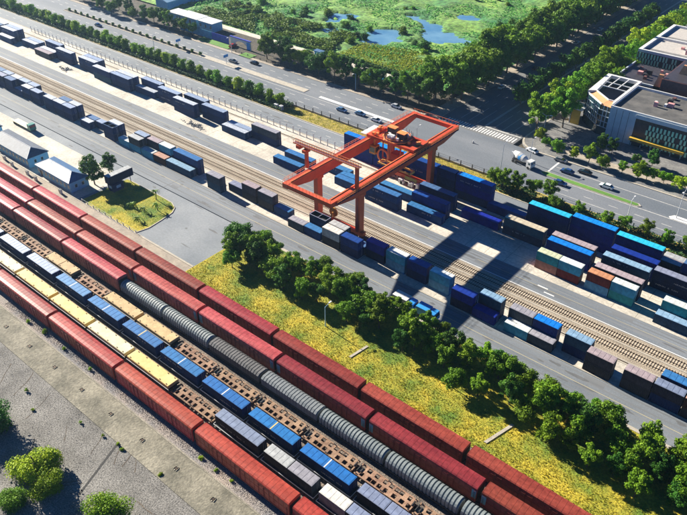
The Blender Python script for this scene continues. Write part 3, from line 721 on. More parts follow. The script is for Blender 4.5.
g1 = 'long dark red covered wagons in the far yard train'
for i in range(13):
    x = -290.4+25.4*i; car_carrier(x, x+25.4, TR['R1'], 'car_red_glare' if i < 5 else 'car_red', f'long covered rail wagon, {ordn(i+1)} from the left in the far red train', g1)
g2 = 'long dark red covered wagons in the second yard train'
for i in range(12):
    x = -284.5+25.45*i; car_carrier(x, x+25.45, TR['R2'], 'car_red_glare' if i < 8 else 'car_red', f'teal-ended red rail wagon, {ordn(i+1)} from the left in the second red train', g2, endp=True)
for i in range(6):
    x = -282.4+25.1*i; car_carrier(x, x+25.1+(0.9 if i == 5 else 0), TR['R3'], 'car_red_glare', f'glare-paled red covered rail wagon, {ordn(i+1)} from the left ahead of the grey hoods', 'glare-paled red wagons in the third yard train')
hx = [-130.9, -114.2, -97.5, -80.9, -64.4, -47.8, -31.2, -14.6, 2.0]
hk = [('arch','hood'),('arch','hood'),('flat','hood_dark'),('flat','hood_mid'),('arch','hood'),('arch','hood'),('arch','hood'),('arch','hood')]
for i in range(8):
    k_, c_ = hk[i]; ad = {'hood':'pale grey round ribbed','hood_dark':'dark grey flat-topped ribbed','hood_mid':'mid grey flat-topped ribbed'}[c_]
    hood_wagon(hx[i], hx[i+1], TR['R3'], k_, c_, f'{ad} hood wagon, {ordn(i+1)} behind the red wagons in the third train')
g7 = 'bright red covered wagons in the train nearest the platform'
for i in range(10):
    x = -235.6+26.0*i; car_carrier(x, x+26.0, TR['R7'], 'car_red_bright' if i >= 3 else 'car_red_glare', f'bright red covered wagon, {ordn(i+1)} from the left along the concrete platform', g7)
# T4
tanw = {-4: 'cover_t2', -6: 'cover_t2', -2-3: 'cover_t2'}
P4 = 13.35
for i in range(-9, 13):
    x = -118.2 + P4*i
    if i in (-3,): sty = 'cover_t2'
    elif i in (-1,): sty = 'cover_t'
    elif i in (0,): sty = 'cover_t'
    else: sty = 'skeleton'
    n = i+10
    lab = {'skeleton': 'empty tan skeleton flat wagon', 'cover_t': 'flat wagon under one long tan cover', 'cover_t2': 'flat wagon under two short tan covers'}[sty]
    flat_wagon(x, x+P4, TR['T4'], sty, f'{lab}, {ordn(n)} from the left beside the grey hoods', 'wagons of the tan flat wagon train')
# T5 blue containers
for i in range(-10, 6):
    x = -75.9 + 14.0*i; n = i+11
    flat_wagon(x, x+14.0, TR['T5'], 'low', f'dark low wagon with pale side rail, {ordn(n)} from the left in the blue container train', 'low wagons under the blue containers')
    if i < 2:
        c_ = 'pale-topped blue' if i < -5 else ('steel blue' if i == -6+1 and False else 'rail blue')
        if i == -5: c_ = 'mid blue'
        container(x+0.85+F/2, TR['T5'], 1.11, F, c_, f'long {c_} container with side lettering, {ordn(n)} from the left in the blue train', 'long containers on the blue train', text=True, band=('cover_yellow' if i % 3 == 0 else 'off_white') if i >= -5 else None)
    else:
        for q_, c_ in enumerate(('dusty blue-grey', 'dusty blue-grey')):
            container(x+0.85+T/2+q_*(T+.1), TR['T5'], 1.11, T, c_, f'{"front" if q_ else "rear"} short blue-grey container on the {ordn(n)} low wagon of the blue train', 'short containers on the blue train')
# T6
x6 = [-219.4, -203.9, -188.4, -172.8, -157.2, -141.0, -125.1, -109.7, -94.3, -80.6, -67.1, -52.9, -39.2, -25.5, -11.8, 2]
s6 = ['cover_c']*5 + ['cover_c', 'cover_y', 'cover_y'][:2] + ['cover_y', 'skeleton', 'low', 'low2', 'low2', 'low2', 'low2', 'low2']
for i in range(15):
    s_ = ['cover_c','cover_c','cover_c','cover_c','cover_y','cover_y','cover_c','cover_y','skeleton','low','low','low','low','low','low'][i]
    lab = {'cover_c': 'flat wagon under a pale cream cover', 'cover_y': 'flat wagon under a yellow cover', 'skeleton': 'empty tan skeleton flat wagon', 'low': 'dark low wagon carrying grey containers'}[s_]
    flat_wagon(x6[i], x6[i+1], TR['T6'], s_, f'{lab}, {ordn(i+1)} from the left beside the bright red train', 'wagons of the cream covered train')
    if s_ == 'low':
        if i == 9: container((x6[i]+x6[i+1])/2, TR['T6'], 1.11, F, 'dusty blue-grey', 'long blue-grey container riding just behind the empty tan wagon beside the bright red train', None, text=True)
        else:
            for q_ in range(2):
                c_ = ['silver', 'slate', 'dusty blue-grey', 'pale grey'][(i+q_*3) % 4] if i != 10 else ('silver', 'slate')[q_]
                container((x6[i]+x6[i+1])/2 + (q_-.5)*(T+.15), TR['T6'], 1.11, T, c_, f'{"front" if q_ else "rear"} short {c_} container, {ordn(i-8)} low wagon beside the bright red train', 'short containers beside the bright red train')

# ------------------------------------------------------------------ gantry crane
g = thing('gantry_crane', 'huge orange-red rail gantry crane standing over the container stacks and dock tracks', 'gantry crane', (-107.9, 143.8, 0.0))
ox, oy = -107.9, 143.8
GX = (-7.6, 7.6)      # girder centres relative
def girder():
    b = MB(); hw = .95
    prof = [(113.4-oy, 18.0), (113.4-oy, 16.7), (115.2-oy, 16.5), (122.5-oy, 15.2), (166-oy, 15.2), (172.4-oy, 16.5), (174-oy, 16.7), (174-oy, 18.0)]
    b.prismx(prof, -hw, hw); return b
gm = girder().mesh('girder')
for gx in GX: part('girder', gm, 'red_orange', g, (gx, 0, 0))
eb = MB().box(GX[0]+.95, GX[1]-.95, -.6, .6, 16.75, 17.95).mesh('end_beam')
for y_ in (114.1-oy, 173.3-oy): part('end_beam', eb, 'red_orange', g, (0, y_, 0))
lg = MB().prism([(-.75,-1.0),(.75,-1.0),(.75,1.0),(-.75,1.0)], 3.0, 15.2)
lg.box(-1.0, 1.0, -1.3, 1.3, 14.3, 15.19)
lm = lg.mesh('leg')
for gx in GX:
    for ly in (126.5-oy, 161.1-oy): part('leg', lm, 'red_orange', g, (gx, ly, 0))
sb = MB().box(-9.4, 9.4, -.6, .6, 1.8, 2.95).mesh('sill_beam')
for ly in (126.5-oy, 161.1-oy):
    part('sill_beam', sb, 'red_orange', g, (0, ly, 0))
    for sx in (-9.3, -5.6, 5.6, 9.3):
        part('wheel_truck', cached('wheel_truck', lambda: MB().box(-1.5, 1.5, -.5, .5, .75, 1.7).tube((-.9,-.35,.55),(-.9,.35,.55),.42,k=12).tube((.9,-.35,.55),(.9,.35,.55),.42,k=12).box(-.6,.6,-.9,-.5,.9,1.6)), 'crane_dark', g, (sx, ly, 0))
part('sign_board', MB().box(-1.2, 3.4, 161.1-oy-.82, 161.1-oy-.76, 1.8, 2.9), 'olive', g)
part('sign_board', MB().box(-6, -2.5, 126.5-oy-.82, 126.5-oy-.76, 1.8, 2.9), 'olive', g)
part('cable_drum', MB().tube((-3, 127.6-oy, 4.2), (-3, 128.0-oy, 4.2), 1.5, k=20).box(-3.2, -2.8, 126.8-oy, 127.6-oy, 2.9, 4.3), 'crane_ochre', g)
eq = MB()
for i in range(9):
    a = rnd.uniform(-5, 6); eq.box(a, a+rnd.uniform(.6, 1.6), 159.2-oy, 160.2-oy, 0.3, rnd.uniform(.9, 2.2))
part('electrical_cabinet', eq, 'off_white', g)
# walkways with handrails outside the girders
for gx, s in ((GX[0], -1), (GX[1], 1)):
    x_ = gx + s*.95; xa, xb = min(x_, x_+s*.9), max(x_, x_+s*.9)
    part('walkway', MB().box(xa, xb, 115-oy, 172.5-oy, 17.35, 17.43), 'crane_dark', g)
    hr = MB(); xo = x_ + s*.86; y_ = 115-oy
    while y_ < 172.6-oy: hr.box(xo-.03, xo+.03, y_-.03, y_+.03, 17.43, 18.5); y_ += 1.6
    for z_ in (18.0, 18.5): hr.box(xo-.035, xo+.035, 115-oy, 172.5-oy, z_, z_+.06)
    part('handrail', hr, 'crane_orange', g)
    part('trolley_rail', MB().box(gx-.06-s*.5, gx+.06-s*.5, 115-oy, 172.5-oy, 18.0, 18.16), 'crane_orange', g)
fr = MB()
for y_ in (113.5-oy, 173.9-oy):
    x_ = -8.4
    while x_ <= 8.5: fr.box(x_-.03, x_+.03, y_-.03, y_+.03, 17.95, 19.0); x_ += 1.2
    fr.box(-8.5, 8.5, y_-.035, y_+.035, 19.0, 19.06)
part('end_handrail', fr, 'crane_orange', g)
# service portal on top
py = 124.0-oy
pm = MB()
for x_ in (-9.3, 8.4): pm.box(x_-.45, x_+.45, py-.4, py+.4, 17.95, 24.2)
part('portal_post', MB().box(-9.7, -8.9, py-.4, py+.4, 18.0, 24.2).mesh('portal_post'), 'red_orange', g)
part('portal_post', MB().box(8.1, 8.9, py-.4, py+.4, 18.0, 24.2).mesh('portal_post'), 'red_orange', g)
pb = MB()
for y_ in (-.55, .45): pb.box(-13.8, 9.6, py+y_, py+y_+.12, 24.2, 24.5); pb.box(-13.8, 9.6, py+y_, py+y_+.08, 25.3, 25.38)
x_ = -13.6
while x_ < 9.6: pb.box(x_-.05, x_+.05, py-.55, py+.57, 24.22, 24.36); pb.box(x_-.03, x_+.03, py-.55, py-.47, 24.5, 25.3); pb.box(x_-.03, x_+.03, py+.45, py+.53, 24.5, 25.3); x_ += .85
part('service_beam', pb, 'crane_orange', g)
part('service_deck', MB().box(-13.8, 9.6, py-.42, py+.44, 24.36, 24.42), 'crane_dark', g)
part('hoist', MB().box(-12.4, -11, py-.9, py+.9, 23.3, 24.2).box(-9.9,-8.7,py-1.2,py+1.0,22.8,23.6), 'red_orange', g)
# trolley
ty = 153.4-oy
tr = MB(); tr.box(-8.6, 8.6, ty-3.8, ty-2.9, 18.2, 19.0); tr.box(-8.6, 8.6, ty+2.9, ty+3.8, 18.2, 19.0)
tr.box(-8.6, -6.6, ty-2.9, ty+2.9, 18.2, 19.0); tr.box(6.6, 8.6, ty-2.9, ty+2.9, 18.2, 19.0)
tr.box(-6.6, 6.6, ty-2.9, ty+2.9, 18.3, 18.6)
part('trolley_frame', tr, 'red_orange', g)
octo = [(4.6*math.cos(a), ty+4.6*math.sin(a)) for a in [math.pi/8+math.pi/4*k for k in range(8)]]
part('slewing_deck', MB().prism(octo, 19.0, 19.35), 'crane_orange', g)
ring = MB()
for k in range(24):
    a, b2 = 2*math.pi*k/24, 2*math.pi*(k+1)/24
    ring.quad((4.0*math.cos(a),ty+4.0*math.sin(a),19.35),(4.0*math.cos(b2),ty+4.0*math.sin(b2),19.35),(4.0*math.cos(b2),ty+4.0*math.sin(b2),19.8),(4.0*math.cos(a),ty+4.0*math.sin(a),19.8))
    ring.box(4.55*math.cos(a)-.04,4.55*math.cos(a)+.04,ty+4.55*math.sin(a)-.04,ty+4.55*math.sin(a)+.04,19.35,20.4)
part('slewing_ring', ring, 'crane_dark', g)
for x_, y_, w2, d2, h2, mt in ((-2.4, .9, 3.0, 2.0, 2.0, 'cover_tan'), (1.9, -.2, 2.8, 2.2, 1.8, 'cover_tan')):
    part('winch_house', MB().box(x_-w2/2+.15, x_+w2/2-.15, ty+y_-d2/2+.15, ty+y_+d2/2-.15, 19.36, 19.35+h2), 'dark', g)
    part('winch_roof', MB().box(x_-w2/2, x_+w2/2, ty+y_-d2/2, ty+y_+d2/2, 19.35+h2, 19.5+h2), 'crane_orange', g)
wn = MB()
for i in range(12):
    a, y_ = rnd.uniform(-3.2, 2.6), rnd.uniform(-3.0, 2.0); wn.box(a, a+rnd.uniform(.3,.9), ty+y_, ty+y_+rnd.uniform(.3,.9), 19.36, 19.6+rnd.uniform(.1,.9))
wn.tube((-1.6, ty-1.8, 20), (.4, ty-1.8, 20), .6, k=12); wn.tube((-.2, ty+2.4, 20), (1.6, ty+2.4, 20), .55, k=12)
part('winch', wn, 'off_white', g)['kind'] = 'stuff'
wd = MB()
for i in range(10):
    s_ = rnd.choice((-1, 1)); a = s_*rnd.uniform(5.0, 8.0); y_ = rnd.uniform(-3.4, 3.0); wd.box(a-.35, a+.35, ty+y_, ty+y_+rnd.uniform(.4,1.0), 19.0, 19.4+rnd.uniform(.1,.6))
part('drive_unit', wd, 'crane_orange', g)
part('side_platform', MB().box(-11.4, -8.7, ty-3.2, ty+3.6, 18.25, 18.4), 'off_white', g)  # off-white carries the glare on the walkway as colour
part('side_platform', MB().box(-8.6, 8.6, ty+3.9, ty+4.9, 18.25, 18.35), 'crane_orange', g)
rr = MB()
for k in range(28):
    a, b2 = 2*math.pi*k/28, 2*math.pi*(k+1)/28; rr.tube((-2.6+1.9*math.cos(a), ty-3.4, 13.6+1.9*math.sin(a)), (-2.6+1.9*math.cos(b2), ty-3.4, 13.6+1.9*math.sin(b2)), .28, k=6)
part('cable_reel', rr, 'crane_orange', g)
tf = MB()
for s1 in (-1, 1):
    for s2 in (-1, 1): tf.box(s1*3.2-.15, s1*3.2+.15, ty+s2*2.6-.15, ty+s2*2.6+.15, 12.5, 18.3)
tf.box(-3.4, 3.4, ty-2.8, ty-2.4, 12.3, 12.6).box(-3.4, 3.4, ty+2.4, ty+2.8, 12.3, 12.6).box(-1.2, 1.6, ty-1.6, ty+1.4, 12.0, 14.2)
part('lower_frame', tf, 'red_orange', g)
part('operator_cab', MB().box(-6.8, -4.6, ty-4.6, ty-2.4, 13.6, 16.2).box(-5.9,-5.5,ty-3.7,ty-3.3,16.2,18.3), 'crane_ochre', g)
part('cab_window', MB().box(-6.6, -4.8, ty-4.64, ty-4.6, 14.2, 15.8).box(-4.6,-4.56,ty-4.4,ty-2.6,14.2,15.8), 'glass', g)
sp = MB(); sp.box(-6.0, 6.0, ty-1.3, ty-1.0, 9.0, 9.5); sp.box(-6.0, 6.0, ty+1.0, ty+1.3, 9.0, 9.5); sp.box(-1.6, 1.6, ty-1.2, ty+1.2, 9.3, 10.6); sp.box(-6.1,-5.7,ty-1.3,ty+1.3,8.8,9.5); sp.box(5.7,6.1,ty-1.3,ty+1.3,8.8,9.5)
part('spreader', sp, 'crane_ochre', g)
cb = MB()
for x_ in (-1.4, 1.4):
    for y_ in (-1, 1): cb.tube((x_, ty+y_, 10.5), (x_*1.6, ty+y_*1.5, 18.4), .05, k=5)
part('hoist_rope', cb, 'dark', g)
# ladder on right near leg and blue mark on the girder
ld = MB()
for z_ in range(16, 74): ld.box(GX[1]-.25, GX[1]+.25, 126.5-oy-1.22, 126.5-oy-1.17, z_*.2, z_*.2+.05)
ld.box(GX[1]-.3, GX[1]-.25, 126.5-oy-1.24, 126.5-oy-1.17, 3, 15).box(GX[1]+.25, GX[1]+.3, 126.5-oy-1.24, 126.5-oy-1.17, 3, 15)
part('ladder', ld, 'crane_dark', g)
em = MB(); ex = GX[1]+.955
for k_, (yy, zz, a, b2) in enumerate(((117.2,16.75,.9,.25),(117.2,17.3,.9,.22),(118.6,16.6,.3,1.0),(119.2,16.6,.3,1.0),(119.9,16.6,1.1,.25),(119.9,17.1,1.1,.25),(121.5,16.4,.25,1.2),(122.1,16.4,.8,.25),(122.1,17.2,.8,.25))):
    em.box(ex, ex+.01, yy-oy, yy-oy+a, zz, zz+b2)
part('blue_emblem', em, 'hoarding_blue', g)

# ------------------------------------------------------------------ trees
def crown_mesh(name, seed, r=3.0, h=4.6, n=2300, leaf=.42, lobes=16, flat=1.0, core=True, loose=0.0):
    r_ = random.Random(seed); b = MB(); LB = []
    for i in range(lobes):
        a = r_.uniform(0, 6.283); q = math.sqrt(r_.random())*(0.66+.2*loose)*r; zz = r_.uniform(.2, .84+.1*loose)*h
        sc = 1 - abs(zz/h-.45)*.5
        LB.append((q*math.cos(a)*sc, q*math.sin(a)*sc, zz, r_.uniform(.26-.08*loose, .46-.1*loose)*r))
    LB.append((0, 0, h*.5, .55*r))
    tot = sum(l[3]**2 for l in LB)
    for (cx_, cy_, cz_, lr) in LB:
        for i in range(int(n*lr*lr/tot)):
            u = Vector((r_.gauss(0,1), r_.gauss(0,1), r_.gauss(0,1))).normalized()
            if u.z < -.55 and r_.random() < .6: continue
            d = lr*(r_.random()**.35)*r_.uniform(.9, 1.16)
            p = Vector((cx_, cy_, cz_)) + Vector((u.x*d, u.y*d, u.z*d*.85*flat))
            nn = (u + Vector((r_.gauss(0,.45), r_.gauss(0,.45), r_.gauss(0,.45)+.25))).normalized()
            t1 = nn.orthogonal().normalized(); t2 = nn.cross(t1); an = r_.uniform(0, 6.28)
            e1 = (t1*math.cos(an)+t2*math.sin(an)); e2 = nn.cross(e1); s_ = leaf*r_.uniform(.55, 1.25)
            b.quad(tuple(p-e1*s_*.5), tuple(p+e2*s_*.34+nn*.05), tuple(p+e1*s_*.5), tuple(p-e2*s_*.34-nn*.05))
    return b.mesh(name)
CR = [crown_mesh('crown', i, r=[3.0,2.6,3.2,2.5,2.9,2.3][i], h=[4.6,5.8,4.2,6.4,5.0,5.6][i], n=5200, leaf=.36, lobes=18+i*3, loose=1.0) for i in range(6)]
CRS = [crown_mesh('crown', 20+i, r=3.0, h=5.0, n=1500, leaf=.62, lobes=12+i*2) for i in range(3)]
CRW = [crown_mesh('crown', 40+i, r=3.2, h=3.4, n=2000, leaf=.5, lobes=12, flat=.8) for i in range(2)]
CRB = [crown_mesh('crown', 60+i, n=15000, leaf=.21, lobes=20+3*i) for i in range(3)]
def trunk_mesh():
    b = MB(); b.tube((0,0,0), (.08,.05,1.6), .16, .11, 7); b.tube((.08,.05,1.6), (-.1,.1,3.4), .11, .06, 6)
    for a in range(5):
        t_ = a*1.26; b.tube((.06,.05,1.5+a*.12), (1.1*math.cos(t_), 1.1*math.sin(t_), 2.8+.2*a), .07, .03, 5)
    return b
TRK = trunk_mesh().mesh('trunk')
def tree(x, y, s, m, label, group, lib=CR, lift=1.3, name='broadleaf_tree', z=0.05, sz=1.0, cat='tree'):
    t = thing(name, label, cat, (x, y, z), rnd.uniform(0, 6.28), group); t.scale = (s, s, s*sz)
    part('trunk', TRK, 'bark', t); c = part('crown', rnd.choice(lib), m, t, (0, 0, lift)); return t
belt0 = [(-122.8,102.7,1.3),(-115.6,100.6,1.1),(-111.6,105.0,.7),(-120.4,97.0,1.1),(-117.2,104.6,1.0),(-117.8,94.4,.8),(-112.7,98.8,1.1),(-105.7,98.5,1.1),(-101.1,96.6,1.0),(-97,103.2,.9),
 (-94.6,96.5,.9),(-90.6,102.7,1.15),(-85.4,101.5,1.0),(-104.5,103.6,.85),(-110.9,102.4,.9),(-91,98.2,.8),(-85.3,104.6,.85),(-79,101.7,1.1),(-80.5,97,.85),(-73.1,100.3,1.1),(-74.4,105.2,.85),(-69.6,104.2,1.0),(-64.8,101.2,1.1),
 (-62.6,104.9,.9),(-59.8,106.4,.75),(-58.7,101.8,1.0),(-55.5,104.2,.95),(-54.1,99.0,.9),(-50.4,103.0,1.0),(-47.1,104.9,.85),(-44.7,106.8,.7),(-42.4,103.8,1.0),(-64.1,97.2,.8),
 (-37.6,98.8,1.0),(-37.6,104.4,.9),(-33.2,105.2,.9),(-33.5,96.6,.95),(-30.2,100.2,1.2),(-26.3,102.1,1.1),(-27.0,95.4,.95),(-23.2,96.5,.9),(-22.6,101.2,1.15),(-22.9,107.6,.55),(-19.2,104.6,1.1),(-16.0,100.9,1.0),(-18.4,94.2,.75),
 (-13.7,95.4,.75),(-8.9,93.6,.8),(-11.0,105.8,.95),(-10.6,101.7,1.0),(-7.2,100.0,.9),(-5.6,104.6,.9),(-3.0,101.0,.9),(-2.6,96.6,.85),(1.5,99,1.0),(2.2,104,.9)]
rb = random.Random(5); belt = list(belt0)
for i in range(26):
    x = rb.uniform(-121, 4); lo_ = 97 if x < -60 else 95
    belt.append((x, rb.uniform(lo_, 107 if x > -100 else 105), rb.uniform(.75, 1.05)))
belt.sort()
for i, (x, y, s) in enumerate(belt):
    tree(x, y, s*1.12, ['foliage_dark', 'foliage', 'foliage', 'foliage_light', 'foliage'][i*7 % 5], f'{["tall bushy","dark dense","mid green"][i%3]} tree, {ordn(i+1)} rightwards along the lower dock road belt', 'trees in the belt beside the lower dock road', lift=.9)
for i, (x, y, s, m_, lb) in enumerate([(-184.2,96.6,1.5,'foliage_dark','big round dark tree beside the pale blue house and the cabin'),(-185,103,1.1,'foliage_dark','smaller dark tree behind the cabin container on the yard edge')]):
    tree(x, y, s, m_, lb, None, lift=.8)
def palm(x, y, h, label):
    t = thing('palm', label, 'palm', (x, y, .09), rnd.uniform(0, 6), 'small palms on the lawn')
    part('trunk', MB().tube((0,0,0), (.1,0,h), .14, .1, 7), 'bark', t); b = MB(); r_ = random.Random(int(x*10))
    for i in range(16):
        a = i*math.pi*2/16+r_.uniform(-.1,.1); el = r_.uniform(.1, .9); pv = Vector((.1,0,h)); prev = None
        for k in range(5):
            d = Vector((math.cos(a)*math.cos(el), math.sin(a)*math.cos(el), math.sin(el)))*.42; q = pv+d; wv = Vector((-math.sin(a), math.cos(a), -.3))*.22*(1-k*.18)
            b.quad(tuple(pv-wv), tuple(pv+wv), tuple(q+wv*.8), tuple(q-wv*.8)); pv = q; el -= .42
    part('fronds', b, 'foliage', t)
for x, y, h, l in ((-161.4,103.2,3.0,'tallest palm on the lawn by the rounded kerb'),(-156.2,99.6,2.0,'palm casting shadow over the rounded lawn kerb'),(-158.4,96.4,1.2,'small palm in the middle of the lawn'),(-155.6,92.2,1.0,'small palm nearest the red train on the lawn'),(-163.5,95.8,1.1,'leftmost of the small lawn palms')): palm(x, y, h, l)
# hedge-side row along the upper dock road
i = 0; x = -182.0
while x > -402:
    tree(x, 178.2+rnd.uniform(-.4,.4), rnd.uniform(.82, 1.05), ['foliage_lime', 'foliage_light', 'foliage_light', 'foliage'][i*3 % 4], f'lime green street tree, {ordn(i+1)} leftwards along the row between dock road and highway', 'row of trees between dock road and highway', lib=CRS, lift=.9); i += 1; x -= rnd.uniform(5.2, 6.4)
# understory hedge
def leafbox(n, x0, x1, y0, y1, z0, z1, leaf, seed, hf=None):
    r_ = random.Random(seed); b = MB()
    for i in range(n):
        x = r_.uniform(x0, x1); y = r_.uniform(y0, y1); hh = hf(x, y) if hf else 1.0
        if hh <= 0: continue
        z = z0 + (z1-z0)*hh*r_.random()**.5
        nn = Vector((r_.gauss(0,.5), r_.gauss(0,.5), 1)).normalized(); t1 = nn.orthogonal().normalized(); t2 = nn.cross(t1); an = r_.uniform(0, 6.28)
        e1 = t1*math.cos(an)+t2*math.sin(an); e2 = nn.cross(e1); s_ = leaf*r_.uniform(.5, 1.3); p = Vector((x, y, z))
        b.quad(tuple(p-e1*s_*.5), tuple(p+e2*s_*.35), tuple(p+e1*s_*.5), tuple(p-e2*s_*.35))
    return b
tag(part('roadside_undergrowth', leafbox(26000, -450, -178, 175.0, 182.2, .05, 1.3, .8, 5), 'hedge'), 'dense dark undergrowth below the row of lime trees', 'shrubs', kind='stuff')
tag(part('roadside_undergrowth', leafbox(9000, -88, 30, 175.2, 182.0, .05, 1.6, .7, 6, hf=lambda x, y: max(0, .4+noise.noise(Vector((x*.2, y*.3, 1))))), 'hedge'), 'mixed shrubs between the blue container wall and the highway', 'shrubs', kind='stuff')
rt = [(-87,178,1.0),(-83.5,176.9,1.1),(-78.8,177.6,1.1),(-74.6,180,.95),(-69.2,180.6,1.0),(-66,177,.8),(-58.5,177,.75),(-50.3,178,.8),(-45.5,179.6,.75),(-39.4,179.6,.8),(-33.2,179,.8),(-28.2,180,.8),(-22,179,.8)]
for i, (x, y, s) in enumerate(rt): tree(x, y, s, ['foliage_light','foliage'][i%2] if i > 5 else 'foliage', f'small roadside tree, {ordn(i+1)} right of the crane behind the blue container wall', 'trees behind the blue container wall', lift=.6)
# far belt north of highway
fb = [(-222.7,212,1.35),(-215,213,1.3),(-208.9,212,1.2),(-203.5,214,1.2),(-197,213.5,1.0),(-192,212.4,1.45),(-183.5,213,1.45),(-176.5,212.5,1.35),(-170.5,213.5,1.3),(-164,212.5,1.25),(-157.8,213,1.1),(-151.5,212.8,1.25),(-146,213.5,1.5),(-141,214,1.6),(-137.5,219,1.6),
 (-226,216,1.1),(-218,219,1.2),(-205,219,1.0),(-186,219,1.1),(-166,219.5,1.0),(-152,220,1.1)]
for i, (x, y, s) in enumerate(fb): tree(x, y, s*1.2, 'foliage_dark' if i % 3 else 'foliage', f'large dark highway tree, {ordn(i+1)} rightwards from the hoarding gate before the marsh', 'large trees between highway and marsh', lib=CR, lift=1.0)
for i, (x, y, s) in enumerate([(-333,206.5,1.2),(-325,212,1.2),(-318,209,1.1),(-310,211,1.3),(-303.6,211.5,1.4),(-296,212,1.4),(-290,210.5,1.35),(-284.3,212,1.2),(-279.2,211,1.1),(-273.7,211.8,1.05),(-344,208,1.2),(-352,211,1.3),(-362,209,1.3),(-372,212,1.2),(-337,214,1.2)]):
    tree(x, y, s, 'foliage_dark' if i % 2 else 'foliage', f'round tree, {ordn(i+1)} in the group left of the white-roofed huts', 'trees left of the white-roofed huts', lift=.9)
# avenue belts
i = 0; y = 222.0
while y < 432:
    for k_ in range(3):
        x = -131.2 - k_*7.2 + rnd.uniform(-1, 1); yy = y + rnd.uniform(-1.5, 1.5)
        i += 1
        tree(x, yy, rnd.uniform(2.2, 2.8) * (1.0 if k_ < 2 else .7), ['foliage', 'foliage', 'foliage_light'][k_ if rnd.random() < .6 else rnd.randrange(3)], f'{["tall pavement-side","tall middle","lower marsh-side"][k_]} avenue tree on the left, {ordn((i+2)//3)} row back from the crossing', 'trees of the left avenue belt', lib=CR if y < 330 else CRS, lift=1.0)
    y += 8.8
i = 0; y = 219.5
while y < 432:
    for k_ in range(2):
        if k_ == 1 and y < 222: continue
        x = -94.0 + k_*5.2 + rnd.uniform(-.6, .6)
        if k_ == 1 and (230 < y < 264 or 288 < y < 390): continue
        i += 1
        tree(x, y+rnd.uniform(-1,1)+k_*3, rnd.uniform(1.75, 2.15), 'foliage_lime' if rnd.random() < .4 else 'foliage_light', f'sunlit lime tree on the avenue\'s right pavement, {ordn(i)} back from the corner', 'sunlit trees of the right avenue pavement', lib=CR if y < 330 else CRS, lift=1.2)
    y += 7.8
# avenue centre trees, in shade
for i in range(15):
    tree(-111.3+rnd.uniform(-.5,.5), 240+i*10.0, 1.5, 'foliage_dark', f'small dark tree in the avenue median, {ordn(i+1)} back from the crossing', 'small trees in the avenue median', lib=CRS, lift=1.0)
pt = [(-81.2,210.4,.85),(-75.1,210.2,.75),(-70,211,1.0),(-64.9,209.6,.85),(-70.9,222.4,.95),(-66.6,221.9,.9),(-58.6,211,.65),(-53.5,211.4,.95),(-50.9,211.8,.8),(-40.2,211,.95),(-46,213.3,.7),(-90.2,215.6,.8),(-53,222.5,.9),(-57.8,220.6,.6),(-34,212,.9),(-28,211.5,.9),(-86.5,212.8,.6),(-36,222,.8)]
for i, (x, y, s) in enumerate(pt):
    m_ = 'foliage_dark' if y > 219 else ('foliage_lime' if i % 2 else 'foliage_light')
    tree(x, y, s, m_, f'{"dark tree close to the facade" if y > 219 else "sunlit kerb tree"}, {ordn(i+1)} of those before the grey building', 'pavement trees before the grey building', lift=.8)
tag(part('pavement_shrubs', leafbox(9000, -58, 30, 216.2, 219.6, .12, 1.4, .6, 9, hf=lambda x, y: max(0, .55+noise.noise(Vector((x*.3, y*.3, 1))))), 'foliage'), 'low planting bed along the pavement before the grey building', 'planting bed', kind='stuff')
# marsh shrubs (uncountable)
def gold(x, y): return -202 < x < -150 and 234 < y < 262 - abs(x+176)*.25
def marsh_h(x, y):
    if pond_d(x, y) or pond_d(x+2.5, y) or pond_d(x-2.5, y+1.5) or pond_d(x, y-2.5) or pond_d(x-1, y+3): return 0
    v = noise.noise(Vector((x*.035, y*.05, 2))) + .5*noise.noise(Vector((x*.11, y*.14, 7)))
    return max(0, .28 + v*1.3)
tag(part('marsh_reeds', leafbox(70000, -400, -140, 233, 450, .2, 2.1, 1.0, 11, hf=marsh_h), 'reed'), 'uneven green reeds and shrubs filling the marsh round the pond', 'reeds', kind='stuff')
tag(part('marsh_grass', leafbox(12000, -202, -150, 234, 262, .3, 1.1, .8, 12, hf=lambda x, y: 0.8 if (not pond_d(x, y) and y < 263-abs(x+172)*.2) else 0), 'reed_gold'), 'bright yellow-green grass patch between pond and path', 'grass', kind='stuff')
def ridge(x, y):
    return 1.0 if noise.noise(Vector((x*.09, y*.09, 21))) > -.15 and not pond_d(x, y) else 0
tag(part('marsh_thicket', leafbox(26000, -300, -205, 233.5, 262, .3, 3.6, 1.0, 13, hf=lambda x, y: ridge(x, y)*(.5+.5*noise.noise(Vector((x*.15,y*.2,3))))), 'foliage'), 'dense bushy thicket beside the walking path', 'thicket', kind='stuff')
tag(part('path_hedge', leafbox(7000, -210, -156, 232.8, 235.2, .1, 1.6, .7, 14), 'foliage_dark'), 'clipped dark hedge along the marsh side of the pale path', 'hedge', kind='stuff')
mk_ = 0; mb_ = []
for i in range(260):
    x = rnd.uniform(-380, -150); y = rnd.uniform(240, 440)
    if pond_d(x, y) or gold(x, y) or noise.noise(Vector((x*.02, y*.02, 4))) < -.05: continue
    mb_.append((x, y))
for i, (x, y) in enumerate(sorted(mb_[:99])):
    tree(x, y, rnd.uniform(.55, 1.35), rnd.choice(['foliage', 'foliage_dark', 'foliage_light']), f'low round marsh bush, {ordn(i+1)} from the left among the reeds beyond the highway', 'bushes scattered over the marsh', lib=CRS, lift=-.8, name='marsh_bush', sz=.75, cat='bush')
